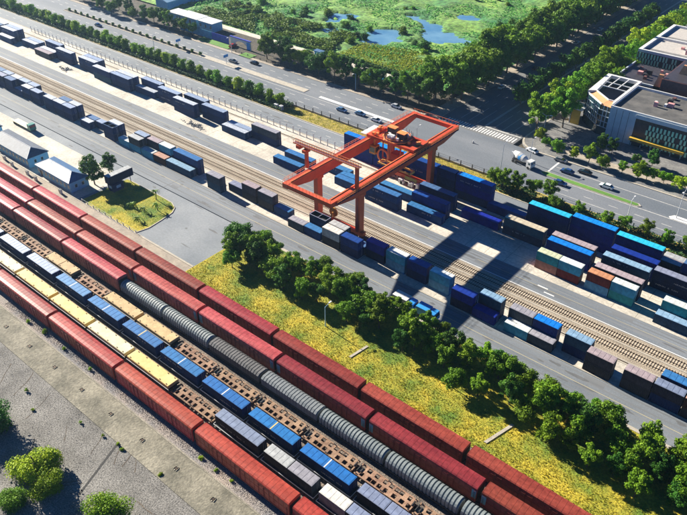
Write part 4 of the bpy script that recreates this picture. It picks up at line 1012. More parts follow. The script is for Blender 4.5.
# dry grass of the belt and lawn
def tufts(n, fx, seed, hmin=.25, hmax=.6):
    r_ = random.Random(seed); b = MB(); c = 0
    while c < n:
        x, y = fx(r_)
        if x is None: continue
        h = r_.uniform(hmin, hmax)*(.7+.6*noise.noise(Vector((x*.5, y*.5, 0)))); a = r_.uniform(0, 6.28); w_ = r_.uniform(.05, .14); lx, ly = r_.uniform(-.25,.25), r_.uniform(-.25,.25)
        b.quad((x-w_*math.cos(a), y-w_*math.sin(a), .04), (x+w_*math.cos(a), y+w_*math.sin(a), .04), (x+lx, y+ly, .08+max(.05, h))); c += 1
    return b
struct('grass_crossing', MB().prism([(-72.4,88.2),(-71.8,88.2),(-71.0,93.6),(-71.6,93.6)], 0.05, 0.2), 'kerb')
struct('grass_crossing', MB().prism([(-36.6,86.8),(-35.9,86.8),(-33.9,94.4),(-34.6,94.4)], 0.05, 0.2), 'kerb')
tag(part('dry_grass', tufts(40000, lambda r_: (r_.uniform(-125.8, 12), 84.4+24*r_.random()**1.3), 1, .1, .32), 'dry_grass'), 'rough yellow-green grass strip between the dark red train and the tree belt', 'grass', kind='stuff')
def lawnpt(r_):
    x, y = r_.uniform(-179, -150.6), r_.uniform(88.4, 105)
    return (x, y) if inpoly(x, y, lawn_poly) else (None, None)
tag(part('lawn_grass', tufts(7000, lawnpt, 2, .08, .25), 'dry_grass'), 'patchy yellow grass of the lawn island with small palms', 'grass', kind='stuff')
tag(part('verge_grass', tufts(9000, lambda r_: (r_.uniform(-181, -88), r_.uniform(175, 181.6)), 3, .1, .4), 'dry_grass'), 'dry yellow verge grass along the highway fence', 'grass', kind='stuff')
# plants in the gravel field
def bush(x, y, s, m_, label, sz=.8): return tree(x, y, s, m_, label, None, lib=CRB if s > .5 else CR, lift=-.9, name='bush', z=0, sz=sz, cat='bush')
bush(-97.6, 26.3, 1.8, 'foliage_lime', 'large bright yellow-green bush in the gravel at lower left')
bush(-93.0, 25.2, 1.25, 'foliage_lime', 'smaller lobe-shaped lime bush touching the large gravel bush')
bush(-78.2, 28.6, 1.6, 'foliage_lime', 'bright lime bush at the bottom edge below the gravel ditch')
bush(-115.0, 25.6, 1.8, 'foliage_dark', 'dark green bush at the left edge of the gravel')
bush(-95.0, 20.0, 1.1, 'foliage_light', 'green bush in the bottom left corner')
for i, (x, y, s) in enumerate([(-118.6,35.8,.18),(-112.6,33.9,.14),(-102,38.3,.15),(-95.6,39.2,.14),(-91.6,39.9,.15),(-139,47.9,.22),(-132.5,48.4,.28),(-124,48.2,.2),(-113.6,48.2,.18),(-89.9,39.7,.16),(-79.4,40.8,.17),(-76.4,48.3,.2),(-72,48.2,.16),(-68,48.4,.14)]):
    bush(x, y, s, 'foliage_lime', f'little green weed tuft, {ordn(i+1)} of those along the concrete platform')
# ditch, pits, ruts
struct('gravel_ditch', MB().prism([(-87.6,28.4),(-87.15,28.4),(-91.6,40.0),(-92.1,40.0)], 0.0, 0.02), 'black')
def pit(x, y, i):
    t = thing('anchor_pit', f'square rusty anchor pit sunk in the concrete platform, {ordn(i)} from the left', 'anchor pit', (x, y, .12), rnd.uniform(-.1,.1), 'anchor pits in the concrete platform')
    part('pit_opening', MB().box(-.35, .35, -.3, .3, 0, .02), 'black', t)
    part('pit_rim', MB().box(-.5, -.35, -.45, .45, 0, .1).box(.35, .5, -.45, .3, 0, .1).box(-.35, .35, .3, .45, 0, .12).box(-.2, .1, -.55, -.3, 0, .07), 'platform', t)
    part('bracket', MB().box(-.4, .45, -.05, .05, .02, .1).box(.1, .2, -.3, .35, .02, .13), 'rail_steel', t)
for i in range(12): pit(-162.6+10.55*i, 43.6, i+1)
rk = MB(); r_ = random.Random(77)
for i in range(22):
    x, y, a = r_.uniform(-125, -62), r_.uniform(20, 39), r_.choice((2.3, .5, 1.9))+r_.uniform(-.35, .35)
    for k in range(r_.randrange(3, 9)):
        l_ = r_.uniform(.5, 1.3); w_ = r_.uniform(.03, .09); a += r_.uniform(-.2, .2); dx, dy = math.cos(a), math.sin(a); nx_, ny_ = -dy*w_, dx*w_
        rk.quad((x-nx_, y-ny_, .012), (x+dx*l_-nx_, y+dy*l_-ny_, .012), (x+dx*l_+nx_, y+dy*l_+ny_, .03), (x+nx_, y+ny_, .03)); x += dx*l_; y += dy*l_
        if y > 39.6: break
tag(part('dry_twigs', rk, 'bark'), 'dark dry twigs and ruts strewn across the gravel field', 'twigs', kind='stuff')
# scattered stones
def stones(n, x0, x1, y0, y1, s0, s1, seed):
    r_ = random.Random(seed); b = MB()
    for i in range(n):
        x, y, s_ = r_.uniform(x0, x1), r_.uniform(y0, y1), r_.uniform(s0, s1)
        a = [(x+s_*math.cos(t+r_.uniform(-.4,.4)), y+s_*math.sin(t+r_.uniform(-.4,.4)), 0.0) for t in (0, 1.57, 3.14, 4.71)]
        ap = (x+r_.uniform(-.3,.3)*s_, y+r_.uniform(-.3,.3)*s_, s_*r_.uniform(.5, 1.1))
        k = len(b.v); b.v += a+[ap]; b.f += [(k,k+1,k+4),(k+1,k+2,k+4),(k+2,k+3,k+4),(k+3,k,k+4)]
    return b
tag(part('gravel_stones', stones(12000, -150, -50, 5, 40, .03, .09, 4), 'gravel'), 'loose grey stones covering the gravel field', 'stones', kind='stuff')
tag(part('ballast_stones', stones(12000, -150, -40, 47.4, 49.7, .05, .13, 5), 'shoulder'), 'loose ballast beside the bright red train', 'stones', kind='stuff')

# ------------------------------------------------------------------ pale blue houses
def house(x0, x1, y0, y1, h, rm, nearm, label, n):
    cx_, cy_ = (x0+x1)/2, (y0+y1)/2; W, D = (x1-x0)/2, (y1-y0)/2
    t = thing('house', label, 'house', (cx_, cy_, 0), 0, 'low pale blue houses beside the rail yard')
    part('wall', MB().box(-W+.4, W-.4, -D+.4, D-.4, 0, h), 'wall_blue', t)
    e = .35; k = D*.95; zr = h+1.7
    A, B, Cc, Dd = (-W,-D,h), (W,-D,h), (W,D,h), (-W,D,h); r0, r1 = (-W+k,0,zr), (W-k,0,zr)
    part('roof', MB().quad(Cc, Dd, r0, r1).quad(B, Cc, r1).quad(Dd, A, r0).quad(A, B, (W,-D,h-.12), (-W,-D,h-.12)).quad(B,Cc,(W,D,h-.12),(W,-D,h-.12)), rm, t)
    part('roof_slope', MB().quad(A, B, r1, r0), nearm, t)
    part('ridge', MB().tube(r0, r1, .1, k=5).tube(r1, B, .07, k=5).tube(r1, Cc, .07, k=5).tube(r0, A, .07, k=5), 'off_white', t)
    for i in range(n):
        x = -W+1.4+(2*W-2.8)*i/(n-1)
        f = part('window', MB().box(-.5, .5, -.05, 0, 1.2, 2.5), 'off_white', t, (x, -D+.4, 0)); part('pane', MB().box(-.42, .42, -.07, -.05, 1.28, 2.42), 'glass', f)
    for y in (-1.2, 1.2):
        f = part('window', MB().box(0, .05, -.45, .45, 1.2, 2.4), 'off_white', t, (W-.4, y, 0)); part('pane', MB().box(.05, .07, -.38, .38, 1.28, 2.32), 'glass', f)
    part('door', MB().box(-.5, .5, -.05, 0, 0, 2.1), 'bark', t, (-W+2.6, -D+.4, 0))
house(-236, -209.4, 88.6, 96.6, 3.6, 'roof_slate', 'roof_slate', 'long pale blue house with dark slate hip roof at the left edge', 12)
house(-204.6, -184.6, 88.4, 95.6, 3.6, 'roof_blue', 'roof_white', 'pale blue house with peeling white roof slope next to the round tree', 9)
house(-266, -239.5, 88.6, 96.6, 3.6, 'roof_slate', 'roof_slate', 'farthest pale blue house, mostly outside the left edge', 12)
# equipment along the service path
for i, (x, y) in enumerate([(-216,86.2),(-206.5,86.3),(-201,86),(-187.5,86.6),(-229,86),(-222,86.8)]):
    t = thing('relay_cabinet', f'pale signal cabinet beside the far red train, {ordn(i+1)} along the service path', 'cabinet', (x, y, 0), 0, 'signal cabinets on the service path')
    part('cabinet_body', MB().box(-.5, .5, -.35, .35, 0, 1.3), 'off_white', t); part('cabinet_lid', MB().box(-.58, .58, -.42, .42, 1.3, 1.4), 'dark', t)

# ------------------------------------------------------------------ vehicles
PAINT = {}
def paint(name, c):
    if name not in PAINT: PAINT[name] = mat('paint ' + name, c, 0.25, var=0.03, spec=.6)
    return PAINT[name]
COLS = {'white': (.75,.76,.77), 'blue-grey': (.10,.20,.34), 'dark blue': (.02,.06,.18), 'black': (.015,.015,.02), 'silver': (.45,.47,.5), 'grey': (.2,.21,.22), 'pale blue': (.25,.45,.6), 'red': (.4,.03,.02)}
def car(x, y, rz, colour, label, suv=False, group='cars on the roads'):
    t = thing('parked_car' if 'parked' in label else 'car', label, 'car', (x, y, 0.01), rz, group); hz = .12 if suv else 0
    body = [(-2.2,.35),(-2.25,.62),(-2.15,.9+hz),(-1.5,.98+hz),(1.0,.95+hz),(2.0,.80+hz),(2.2,.6),(2.2,.35)]
    b = MB(); b.prismy(body, -.86, .86)
    part('body', b, paint(colour, COLS[colour]), t)
    gl = [(-1.75,.97+hz),(-1.25,1.38+hz),(.3,1.40+hz),(1.05,.95+hz)]
    g_ = MB(); n = 0; v = []
    for yy, s_ in ((-.80,1),(-.62,1),(.62,1),(.80,1)): pass
    lo = [(-1.8,-.8,.96+hz),(1.1,-.8,.95+hz),(1.1,.8,.95+hz),(-1.8,.8,.96+hz)]; hi = [(-1.2,-.62,1.38+hz),(.3,-.62,1.40+hz),(.3,.62,1.40+hz),(-1.2,.62,1.38+hz)]
    g_.v = lo+hi; g_.f = [(0,1,5,4),(1,2,6,5),(2,3,7,6),(3,0,4,7)]
    part('windows', g_, 'glass', t)
    part('roof', MB().prism([(-1.24,-.64),(.34,-.64),(.34,.64),(-1.24,.64)], 1.38+hz, 1.45+hz), paint(colour, COLS[colour]), t)
    for wx in (-1.35, 1.35):
        for wy in (-.88, .70): part('wheel', cached('wheel', lambda: MB().tube((0,0,0),(0,.18,0),.32,k=12)), 'black', t, (wx, wy, .32))
    for wy in (-.65, .65):
        part('headlight', cached('headlight', lambda: MB().box(0,.03,-.16,.16,-.06,.06)), 'off_white', t, (2.19, wy, .66)); part('tail_light', cached('tail_light', lambda: MB().box(-.03,0,-.16,.16,-.07,.07)), 'lights_red', t, (-2.22, wy, .78))
    return t
car(-160.4,190.2,0,'blue-grey','dark blue-grey car, leftmost of three in a line below the white median')
car(-152.7,192.0,R(2),'blue-grey','blue-grey car between two others just below the white median')
car(-144.6,191.4,0,'white','white car nearest the crane trolley on the highway')
car(-222.6,204.0,R(180),'black','small black car on the far side of the highway near the gate')
car(-321.5,190.6,0,'dark blue','lone dark blue car on the highway at upper left')
car(-77.6,208.6-.3-2.2,0,'grey','grey car under the pavement trees right of the crossing')
car(-72.5,200.0,R(180),'dark blue','dark blue van waiting behind the stop line',suv=True)
car(-67.9,203.4,R(180),'black','black car beside the dark blue van at the stop line')
car(-58.8,199.0,R(180),'white','white car alone on the right-hand highway above the grass median')
car(-88.4,206.4,R(165),'white','white car turning at the corner of the crossing')
car(-71.0,191.6,0,'dark blue','dark car below the pointed end of the grass median')
car(-124.7,250,R(90),'white','white car nearest the crossing in the shaded avenue')
car(-124.4,347,R(90),'white','white car far up the avenue in a sun patch')
car(-121.5,364,R(90),'pale blue','pale blue car far up the avenue beside the trees')
car(-118.0,356,R(90),'dark blue','dark blue car in the middle of the far avenue')
car(-121.2,388,R(90),'dark blue','dark blue car near the top of the avenue')
car(-119.0,404,R(90),'silver','silver car at the very top of the avenue')
car(-124.8,321,R(90),'silver','silver car beside the left belt of the avenue')
car(-116.9,300,R(90),'grey','grey car in deep shade halfway up the avenue')
car(-124,278,R(90),'black','black car in deep shade in the left lane of the avenue')
car(-107,262,R(-90),'red','dark red car in the right half of the avenue')
car(-231.5,199.5,0,'grey','grey car beside the planted median opposite the gate')
car(-196.4,101.8,0,'blue-grey','small blue parked car on the forecourt behind the pale blue houses', group=None)
car(-246.5,213.2,R(100),'red','dark red van parked in front of the hoarding gate',suv=True, group=None)
car(-146.3,206.2,R(0),'silver','silver car stopped in tree shade on the far side of the highway')
def truck(x, y, rz, cab, box, label, L=7.5, bm=None, mixer=False):
    t = thing('truck', label, 'truck', (x, y, .01), rz, None)
    part('chassis', MB().box(-L/2, L/2+1.8, -.5, .5, .6, .95), 'dark', t)
    part('cab', MB().prismy([(L/2+.2,.7),(L/2+2.1,.7),(L/2+2.1,1.7),(L/2+1.85,2.75),(L/2+.2,2.8)], -1.2, 1.2), cab, t)
    part('windscreen', MB().quad((L/2+2.11,-1.05,1.75),(L/2+2.11,1.05,1.75),(L/2+1.88,1.0,2.6),(L/2+1.88,-1.0,2.6)), 'glass', t)
    part('side_window', MB().box(L/2+1.0, L/2+1.7, -1.22, -1.2, 1.7, 2.4).box(L/2+1.0, L/2+1.7, 1.2, 1.22, 1.7, 2.4), 'glass', t)
    if mixer:
        dr = MB(); dr.tube((-L/2+.2,0,3.2),(-L/2+2.2,0,2.75),.6,1.25,14); dr.tube((-L/2+2.2,0,2.75),(L/2-1.6,0,2.3),1.25,1.2,14); dr.tube((L/2-1.6,0,2.3),(L/2-.2,0,2.1),1.2,.6,14); part('drum', dr, box, t)
        part('stripe', MB().tube((-.4,0,2.58),(.5,0,2.46),1.27,1.26,14), 'bright_blue', t); part('chute', MB().box(-L/2-.9,-L/2+.3,-.3,.3,1.2,3.0), 'grey_metal', t)
    elif box: part('cargo_box', MB().box(-L/2, L/2, -1.22, 1.22, .97, 3.0 if bm != 'flat' else 1.15), box, t)
    for wx in (-L/2+.9, -L/2+2.1, L/2+1.1):
        for wy in (-1.2, .9): part('wheel', cached('truck_wheel', lambda: MB().tube((0,0,0),(0,.3,0),.5,k=12)), 'black', t, (wx, wy, .5))
    return t
truck(-74.2,110.9,0,'bright_blue','off_white','white box truck with blue cab half under the belt trees on the lower dock road',L=4.2)
truck(-67.6,110.9,0,'bright_blue','bright_blue','bright blue truck just ahead of the white one beside the belt trees',L=3.4)
truck(-241.6,104.6,0,'truck_green','cover_cream','green-cabbed lorry with long pale flat trailer on the yard at left',L=10.5,bm='flat')
truck(-87.4,196.0,R(-12),'off_white','off_white','white concrete mixer truck crossing the junction',L=6.2,mixer=True)

# ------------------------------------------------------------------ fences
def fence(x0, x1, y, step, ph, label, mpost, rails, wall=None):
    t = thing('fence', label, 'fence', (x0, y, 0)); L = x1-x0
    pm_ = MB().box(-.14, .14, -.09, .09, 0, ph).mesh('post'); x = 0
    while x <= L: part('post', pm_, mpost, t, (x, 0, 0)); x += step
    for z_ in rails: part('rail', MB().box(0, L, -.03, .03, z_, z_+.06), mpost, t)
    if wall: part('panel', MB().box(0, L, -.06, .06, 0, wall[0]), wall[1], t)
    return t
fence(-340, -139, 164.6, 3.3, 2.6, 'long white-posted fence between container pad and upper dock road', 'off_white', (1.2, 2.3))
t = fence(-181, -88, 181.9, 4.4, 2.0, 'grey-posted fence with pale base wall between dock verge and highway', 'fence_dark', (1.3, 1.9), (.7, 'kerb'))
fence(-240, -136, 208.9, 4.0, 1.1, 'low dark railing along the far highway kerb below the large trees', 'fence_dark', (.5, 1.05))
fence(-70, 30, 182.1, 4.4, 1.6, 'pale railing along the near kerb of the right-hand highway', 'grey_metal', (.8, 1.5))
fence(-178, -150, 88.0, 3.0, 1.0, 'low railing between the lawn island and the service path', 'grey_metal', (.9,))

# ------------------------------------------------------------------ poles
def lamp(x, y, h, rz, m_, label, arms=1, z=.0):
    t = thing('street_lamp', label, 'street lamp', (x, y, z), rz, 'lamp posts along the roads')
    part('pole', MB().tube((0,0,0),(0,0,h),.14,.08,8), m_, t)
    for s in ((1,) if arms == 1 else (1, -1)):
        part('arm', MB().tube((0,0,h-.1),(0,s*1.9,h+.4),.06,k=6), m_, t); part('lamp_head', MB().box(-.18,.18,s*1.8-.45,s*1.8+.45,h+.32,h+.46), 'off_white', t)
    return t
lamp(-83.3, 92.6, 6.0, 0, 'lamp_blue', 'pale blue pole standing in the dark clearing of the tree belt')
lamp(-90.2, 217.5, 9, R(90), 'grey_metal', 'double grey lamp post at the building corner of the crossing', 2, .12)
lamp(-85.6, 199.0, 8, 0, 'grey_metal', 'single lamp post in the middle of the crossing by the mixer truck')
lamp(-35.7, 195.0, 9, 0, 'grey_metal', 'lamp post at the tip of the white median on the right', 2, .1)
lamp(-87.8, 182.9, 12, 0, 'grey_metal', 'tall mast behind the blue container wall by the highway', 1)
lamp(-46.0, 182.6, 8, 0, 'off_white', 'white lamp post behind the container wall at right')
lamp(-169.4, 209.6, 7, R(180), 'lamp_blue', 'pale blue pole among the large highway trees', 1)
lamp(-241.0, 207.4, 7, R(180), 'off_white', 'white lamp post beside the hoarding gate', 1)
lamp(-265.5, 182.9, 9, 0, 'grey_metal', 'grey lamp post rising from the lime tree row at upper left', 1)
lamp(-121.5, 184.2, 7, 0, 'grey_metal', 'lamp post behind the crane trolley on the near highway kerb', 1)
t = thing('bollard', 'small white post standing alone on the highway asphalt right of the crane', 'bollard', (-107.5, 199.2, 0)); part('post', MB().tube((0,0,0),(0,0,1.0),.22,.16,10), 'off_white', t); part('foot', MB().tube((0,0,0),(0,0,.12),.4,k=12), 'dark', t)
def sign(x, y, rz, label):
    t = thing('road_sign', label, 'road sign', (x, y, .1), rz); part('pole', MB().tube((0,0,0),(0,0,4.2),.1,k=6), 'grey_metal', t); part('panel', MB().box(-1.3,1.3,-.05,.05,3.0,4.2), 'bright_blue', t)
sign(-264.5, 195.8, R(90), 'blue road sign on a post in the planted median at upper left'); sign(-232, 196, R(90), 'blue road sign on the median opposite the gate')
# dark heaps of bars over unidentified dark marks on the pad
def heap(x, y, L, label, seed):
    r_ = random.Random(seed); t = thing('dark_bar_heap', label, 'heap', (x, y, .045)); b = MB()
    for i in range(46):
        a, c_ = r_.gauss(0, L*.32), r_.gauss(0, .8); an = r_.uniform(0, 3.14); l_ = r_.uniform(.4, 1.3)
        b.tube((a-l_*math.cos(an)/2, c_-l_*math.sin(an)/2, r_.uniform(.06,.3)), (a+l_*math.cos(an)/2, c_+l_*math.sin(an)/2, r_.uniform(.06,.6)), .12, k=5)
    part('dark_bars', b, 'roof_slate', t)
heap(-281, 146.6, 5, 'dark tangled heap of bars on the pad at upper left', 1)
heap(-193.5, 145.4, 8, 'long dark scatter of bars on the pad before the stacks', 2)
# small boxes by the upper road
for i, (x, y) in enumerate(((-181.5, 176.0), (-178.8, 176.0))):
    t = thing('utility_box', f'{["left","right"][i]} one of two pale utility boxes at the end of the lime tree row', 'utility box', (x, y, .1)); part('box_body', MB().box(-.7,.7,-.5,.5,0,1.6), 'grey_metal', t); part('box_lid', MB().box(-.8,.8,-.6,.6,1.6,1.75), 'off_white', t)

# ------------------------------------------------------------------ buildings right
def slats(x0, x1, z0, z1, nx_, nz_, seed):
    r_ = random.Random(seed); b = MB(); sx = (x1-x0)/nx_; sz_ = (z1-z0)/nz_
    for j in range(nz_):
        for i in range(nx_):
            off = .5*sx*(j % 2)
            if r_.random() < .06: continue
            b.box(x0+i*sx+off, x0+i*sx+off+sx*.5, -.22, 0, z0+j*sz_+.08, z0+(j+1)*sz_-.12)
    return b
t = thing('corner_building', 'grey-panelled corner building with yellow band, glass corner and green slatted front', 'building', (-74, 233, 0))
part('wall', MB().box(0, 84, 0.3, 24, 0, 11.2), 'bld_grey', t)
part('roof', MB().box(.4, 83, .8, 23.4, 11.2, 11.25), 'roof_grey', t)
part('parapet', MB().box(-.1, 84, .1, .6, 11.2, 12.1).box(-.1, .4, .6, 24, 11.2, 12.1).box(.4, 84, 23.5, 24, 11.2, 12.1), 'off_white', t)
part('facade_panel', MB().box(0, 9.2, 0, .3, 0, 11.5), 'bld_grey', t)
for xx in (2.2, 4.4, 6.6): part('panel_joint', MB().box(xx, xx+.12, -.04, 0, 0, 11.4), 'bld_dark', t)
part('recessed_front', MB().box(9.2, 84, .1, .3, 1.2, 10.1), 'bld_dark', t)
part('lintel', MB().box(9.2, 84, -.2, .3, 10.1, 11.5), 'bld_grey', t)
fn = MB()
for i in range(150): fn.box(9.4+i*.5, 9.5+i*.5, 0, .1, 9.0, 10.1)
part('fin', fn, 'bark', t)['kind'] = 'stuff'
part('slat', slats(13.5, 80, 1.3, 9.0, 52, 4, 1), 'slat_green', t)['kind'] = 'stuff'
part('yellow_band', MB().box(9.0, 27.5, -1.8, .1, 2.6, 3.5), 'yellow', t)
part('ground_floor', MB().box(9.2, 84, .15, .3, 0, 1.2), 'glass', t)
for i in range(22): part('mullion', cached('mullion', lambda: MB().box(0, .25, 0, .15, 0, 1.2)), 'bld_grey', t, (9.4+i*3.4, 0, 0))
# corner tower
tw = [(-12,8),(-4,1.2),(0,.5),(0,28.5),(-13,28.5)]
part('tower_wall', MB().prism(tw, 0, 8.6), 'glass', t)
gr = MB()
for (a, b_) in (((-12,8),(-4,1.2)), ((-4,1.2),(0,.5)), ((-13,28.5),(-12,8))):
    n = max(3, int(math.hypot(b_[0]-a[0], b_[1]-a[1])/1.3))
    for i in range(n+1):
        x, y = a[0]+(b_[0]-a[0])*i/n, a[1]+(b_[1]-a[1])*i/n; gr.box(x-.12, x+.12, y-.12, y+.12, 3.2, 11)
    d = Vector((b_[0]-a[0], b_[1]-a[1])).normalized()*.0
    for z_ in (3.2, 5.2, 7.2, 9.2):
        nn = Vector((-(b_[1]-a[1]), b_[0]-a[0])).normalized()*.12; gr.prism([(a[0]-nn.x,a[1]-nn.y),(b_[0]-nn.x,b_[1]-nn.y),(b_[0]+nn.x,b_[1]+nn.y),(a[0]+nn.x,a[1]+nn.y)], z_, z_+.22)
part('window_grid', gr, 'bld_grey', t)
inn = [(-9.6,9.6),(-2.8,4.2),(-1.0,4.2),(-1.0,27.2),(-11.2,27.2)]
n5 = len(tw); tr_ = MB()
orange = MB().quad((-12,8,11.05),(-4,1.2,11.05),(-2.8,4.2,11.9),(-9.6,9.6,11.9)); orange.quad((-4,1.2,11.05),(0,.5,11.05),(-1.0,4.2,11.9),(-2.8,4.2,11.9))
part('terrace_roof', orange, 'bld_orange', t)
part('roof_deck', MB().prism([(-9.6,9.6),(-2.8,4.2),(-1.0,4.2),(-1.0,27.2),(-11.2,27.2)], 8.6, 8.7), 'bld_dark', t)
rg = MB(); uw = MB()
for k in range(n5):
    a, b_, c_, d_ = tw[k], tw[(k+1) % n5], inn[(k+1) % n5], inn[k]
    uw.prism([a, b_, c_, d_], 8.6, 10.99)
    if k in (0, 1): continue
    rg.prism([a, b_, c_, d_], 11.0, 12.2)
rg.prism([(-12,8),(-4,1.2),(-3.9,1.5),(-11.8,8.3)], 11.0, 11.5)
for k in (0, 1):
    a, b_ = inn[k], inn[k+1]; rg.prism([a, b_, (b_[0], b_[1]+.4), (a[0]+.2, a[1]+.4)], 11.1, 12.25)
rg.box(-11, -1, 15.5, 15.8, 11.9, 12.2).box(-11, -1, 20, 20.3, 11.9, 12.2).box(-8, -7.7, 15.8, 27, 11.9, 12.2).box(-4.6,-4.3,15.8,27,11.9,12.2)
part('upper_wall', uw, 'glass', t)
part('parapet_frame', rg, 'off_white', t)
part('entrance_canopy', MB().box(-15.2, -11.0, 3.5, 10, 5.6, 6.0).box(-15.2,-14.9,3.5,3.9,0,5.6).box(-15.2,-14.9,9.6,10,0,5.6).box(-15.2,-14.9,6.5,6.9,0,5.6), 'off_white', t)
part('entrance_panel', MB().box(-14.9, -14.6, 3.9, 9.6, 0.1, 5.5).box(-14.6, -11.4, 3.5, 3.7, .1, 5.5), 'yellow', t)
r_ = random.Random(8)
for i in range(16):
    x, y = r_.uniform(8, 34), r_.uniform(10, 21); w_, d_, h_ = r_.uniform(.8, 2.6), r_.uniform(.8, 2.2), r_.uniform(.6, 1.8)
    part('roof_unit', MB().box(x, x+w_, y, y+d_, 11.25, 11.25+h_), r_.choice(['salmon_m', 'off', 'dk']) == 'off' and 'off_white' or r_.choice(['pink_paint', 'dark', 'bld_brown']), t)
t = thing('brown_hall', 'dark brown hall with sloping walls coloured orange for sunlight behind the corner building', 'building', (-70, 263, 0))
part('wall', MB().box(2, 80, 1, 26, 0, 14), 'bld_brown', t); part('roof', MB().box(2.3, 80, 1.3, 25.7, 14, 14.1), 'bld_dark', t)
part('sloping_wall', MB().prismy([(-3,0),(2,0),(2,15),(.4,15)], 2, 2.8), 'bld_orange', t); part('sloping_wall', MB().prismy([(1,0),(8,0),(8,17.5),(6.0,17.5)], 10, 11), 'bld_orange', t)  # warm sunlight on the sloping planes given as orange colour
part('sloping_wall', MB().prismy([(5,0),(13,0),(13,19),(11,19)], 18, 19), 'bld_orange', t)
part('low_annex', MB().box(-16, 1.9, 2, 24, 0, 9.5), 'bld_dark', t); part('annex_parapet', MB().box(-16, 1.9, 2, 2.5, 9.5, 10.3).box(-16, -15.5, 2.5, 24, 9.5, 10.3), 'bld_grey', t)
for i in range(9):
    x, y = -12+r_.uniform(0, 11), 6+r_.uniform(0, 14); part('roof_unit', MB().box(x, x+r_.uniform(.8,2.4), y, y+r_.uniform(.8,2), 9.5, 10+r_.uniform(.2,1.2)), ['pink_paint','dark','bld_brown'][i%3], t)
t = thing('slatted_building', 'pale-roofed building with green slatted front rising above the avenue trees', 'building', (-88, 294, 0))
part('wall', MB().box(0, 60, .2, 42, 0, 12), 'bld_dark', t); part('slat', slats(.2, 56, 3.0, 11.8, 46, 4, 2), 'slat_green', t)['kind'] = 'stuff'
part('roof', MB().box(1, 59, 1, 41, 12, 12.1), 'roof_pale', t)
part('parapet', MB().box(0, 60, 0, 1, 11.9, 13).box(0, 1.4, 1, 42, 11.9, 13).box(1.4, 60, 41, 42, 11.9, 13).box(1.4, 60, 20, 21, 12, 13), 'off_white', t)
part('roof_well', MB().box(1.5, 58, 1.2, 6, 12.1, 12.14).box(1.5, 58, 21.2, 26, 12.1, 12.14), 'plaza', t)
part('wall', MB().box(-.2, 0, .4, 42, 3, 11.8), 'slat_green', t)
for i in range(12):
    x, y = r_.uniform(12, 26), r_.uniform(4, 16); part('roof_unit', MB().box(x, x+r_.uniform(.8,2.4), y, y+r_.uniform(.8,2.4), 12.14, 12.6+r_.uniform(.2,1.6)), ['off_white','pink_paint','dark'][i%3], t)
t = thing('blue_roof_building', 'far dark blue roofed building at the right edge behind the slatted one', 'building', (-84, 342, 0)); part('wall', MB().box(0, 60, 0, 40, 0, 13), 'bld_grey', t)
part('roof', MB().box(1, 59, 1, 39, 13, 13.1), 'roof_blue', t); part('parapet', MB().box(0, 60, 0, 1, 13, 14.1).box(0, 1.2, 1, 40, 13, 14.1), 'off_white', t)

# ------------------------------------------------------------------ buildings upper left across the highway
def hut(x0, x1, y0, y1, h, label, roofm='off_white', wallm='wall_blue'):
    t = thing('hut', label, 'hut', ((x0+x1)/2, (y0+y1)/2, .05), 0, 'white-roofed huts behind the hoarding'); W, D = (x1-x0)/2, (y1-y0)/2
    part('wall', MB().box(-W, W, -D, D, 0, h), wallm, t); part('roof', MB().box(-W-.4, W+.4, -D-.4, D+.4, h, h+.25), roofm, t)
    n = max(2, int(W*2/3))
    for i in range(n): part('window', MB().box(-.5, .5, -.06, 0, h*.4, h*.75), 'glass', t, (-W+1.2+(2*W-2.4)*i/(n-1), -D, 0))
hut(-304, -296, 221.5, 228, 3.6, 'leftmost white-roofed hut behind round trees across the highway')
hut(-295.5, -281, 220.8, 228, 4.0, 'long white-roofed hut in the middle behind the hoarding')
hut(-279, -269, 220.5, 227, 4.2, 'white-roofed blue hut nearest the hoarding gate')
t = thing('hoarding', 'long teal and deep blue site hoarding across the highway', 'hoarding', (-286, 214, 0), R(0))
for i in range(12): part('panel', MB().box(0, 2.9, 0, .15, 0, 3.6), 'hoarding' if i < 8 else 'hoarding_blue', t, (i*3, 0, 0))
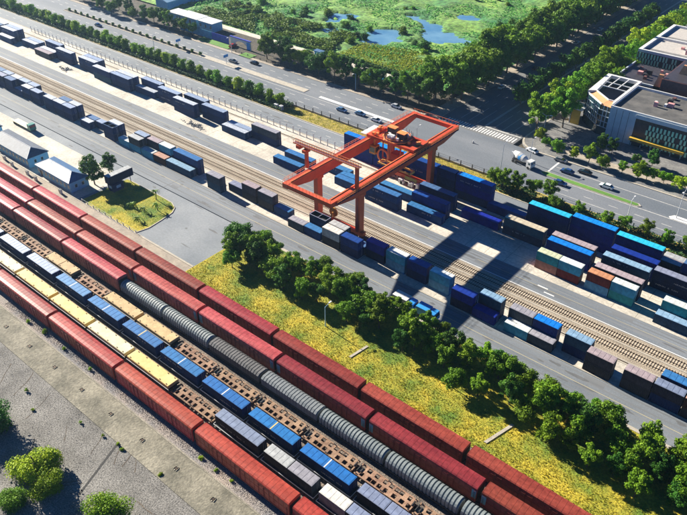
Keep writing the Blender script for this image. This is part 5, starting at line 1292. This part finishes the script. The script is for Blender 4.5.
t = thing('site_gate', 'white and blue painted gate wall with an arched opening beside the hoarding', 'gate', (-249.5, 214.5, 0))
part('gate_wall', MB().box(0, 3, 0, .6, 0, 4).box(3, 11, 0, .6, 3.0, 4).box(11, 13.5, 0, .6, 0, 4), 'off_white', t)
part('gate_arch', MB().prismy([(3,3),(3,1.6),(4.5,2.6),(6,3)], 0, .6).prismy([(11,3),(11,1.6),(9.5,2.6),(8,3)], 0, .6), 'off_white', t)
part('blue_cap', MB().box(-.2, 13.7, -.1, .7, 4, 4.4), 'hoarding_blue', t); part('blue_pier', MB().box(11.2, 13.4, -.1, 0, .2, 3.6), 'bright_blue', t)
t = thing('long_shed', 'long pale blue roofed shed at the top left beyond the trees', 'shed', (-322, 245, 0)); part('wall', MB().box(-5, 5, -14, 60, 0, 4), 'wall_blue', t)
part('roof', MB().prismy([(-5.5,4),(5.5,4),(0,5.5)], -14.5, 60.5), 'shed_roof', t)
t = thing('street_kiosk', 'small grey kiosk with blue panel on the walking path beside the trees', 'kiosk', (-207, 229.6, .13)); part('wall', MB().box(-2, 2, -1, 1, 0, 2.4), 'wall_blue', t); part('roof', MB().box(-2.4, 2.4, -1.4, 1.4, 2.4, 2.6), 'roof_blue', t)
# median planting
mp = 0
for i in range(20):
    x = -356+i*5.6; tree(x, 196, .34, 'foliage_dark' if i % 2 else 'foliage', f'small clipped bush, {ordn(i+1)} from the left on the planted highway median', 'small bushes on the highway median', lib=CRS, lift=-.6, name='median_bush', z=.2, cat='bush')


# ------------------------------------------------------------------ haze
hm = bpy.data.materials.new('haze'); hm.use_nodes = True; t_ = hm.node_tree; t_.nodes.clear()
pv = t_.nodes.new('ShaderNodeVolumePrincipled'); pv.inputs['Density'].default_value = 0.00009
pv.inputs['Color'].default_value = (.5, .75, 1, 1); pv.inputs['Anisotropy'].default_value = .5
oo = t_.nodes.new('ShaderNodeOutputMaterial'); t_.links.new(pv.outputs[0], oo.inputs['Volume'])
hb = part('haze', MB().box(-2600, 1600, -1000, 2600, -3.0, 114.0), hm); hb['kind'] = 'stuff'
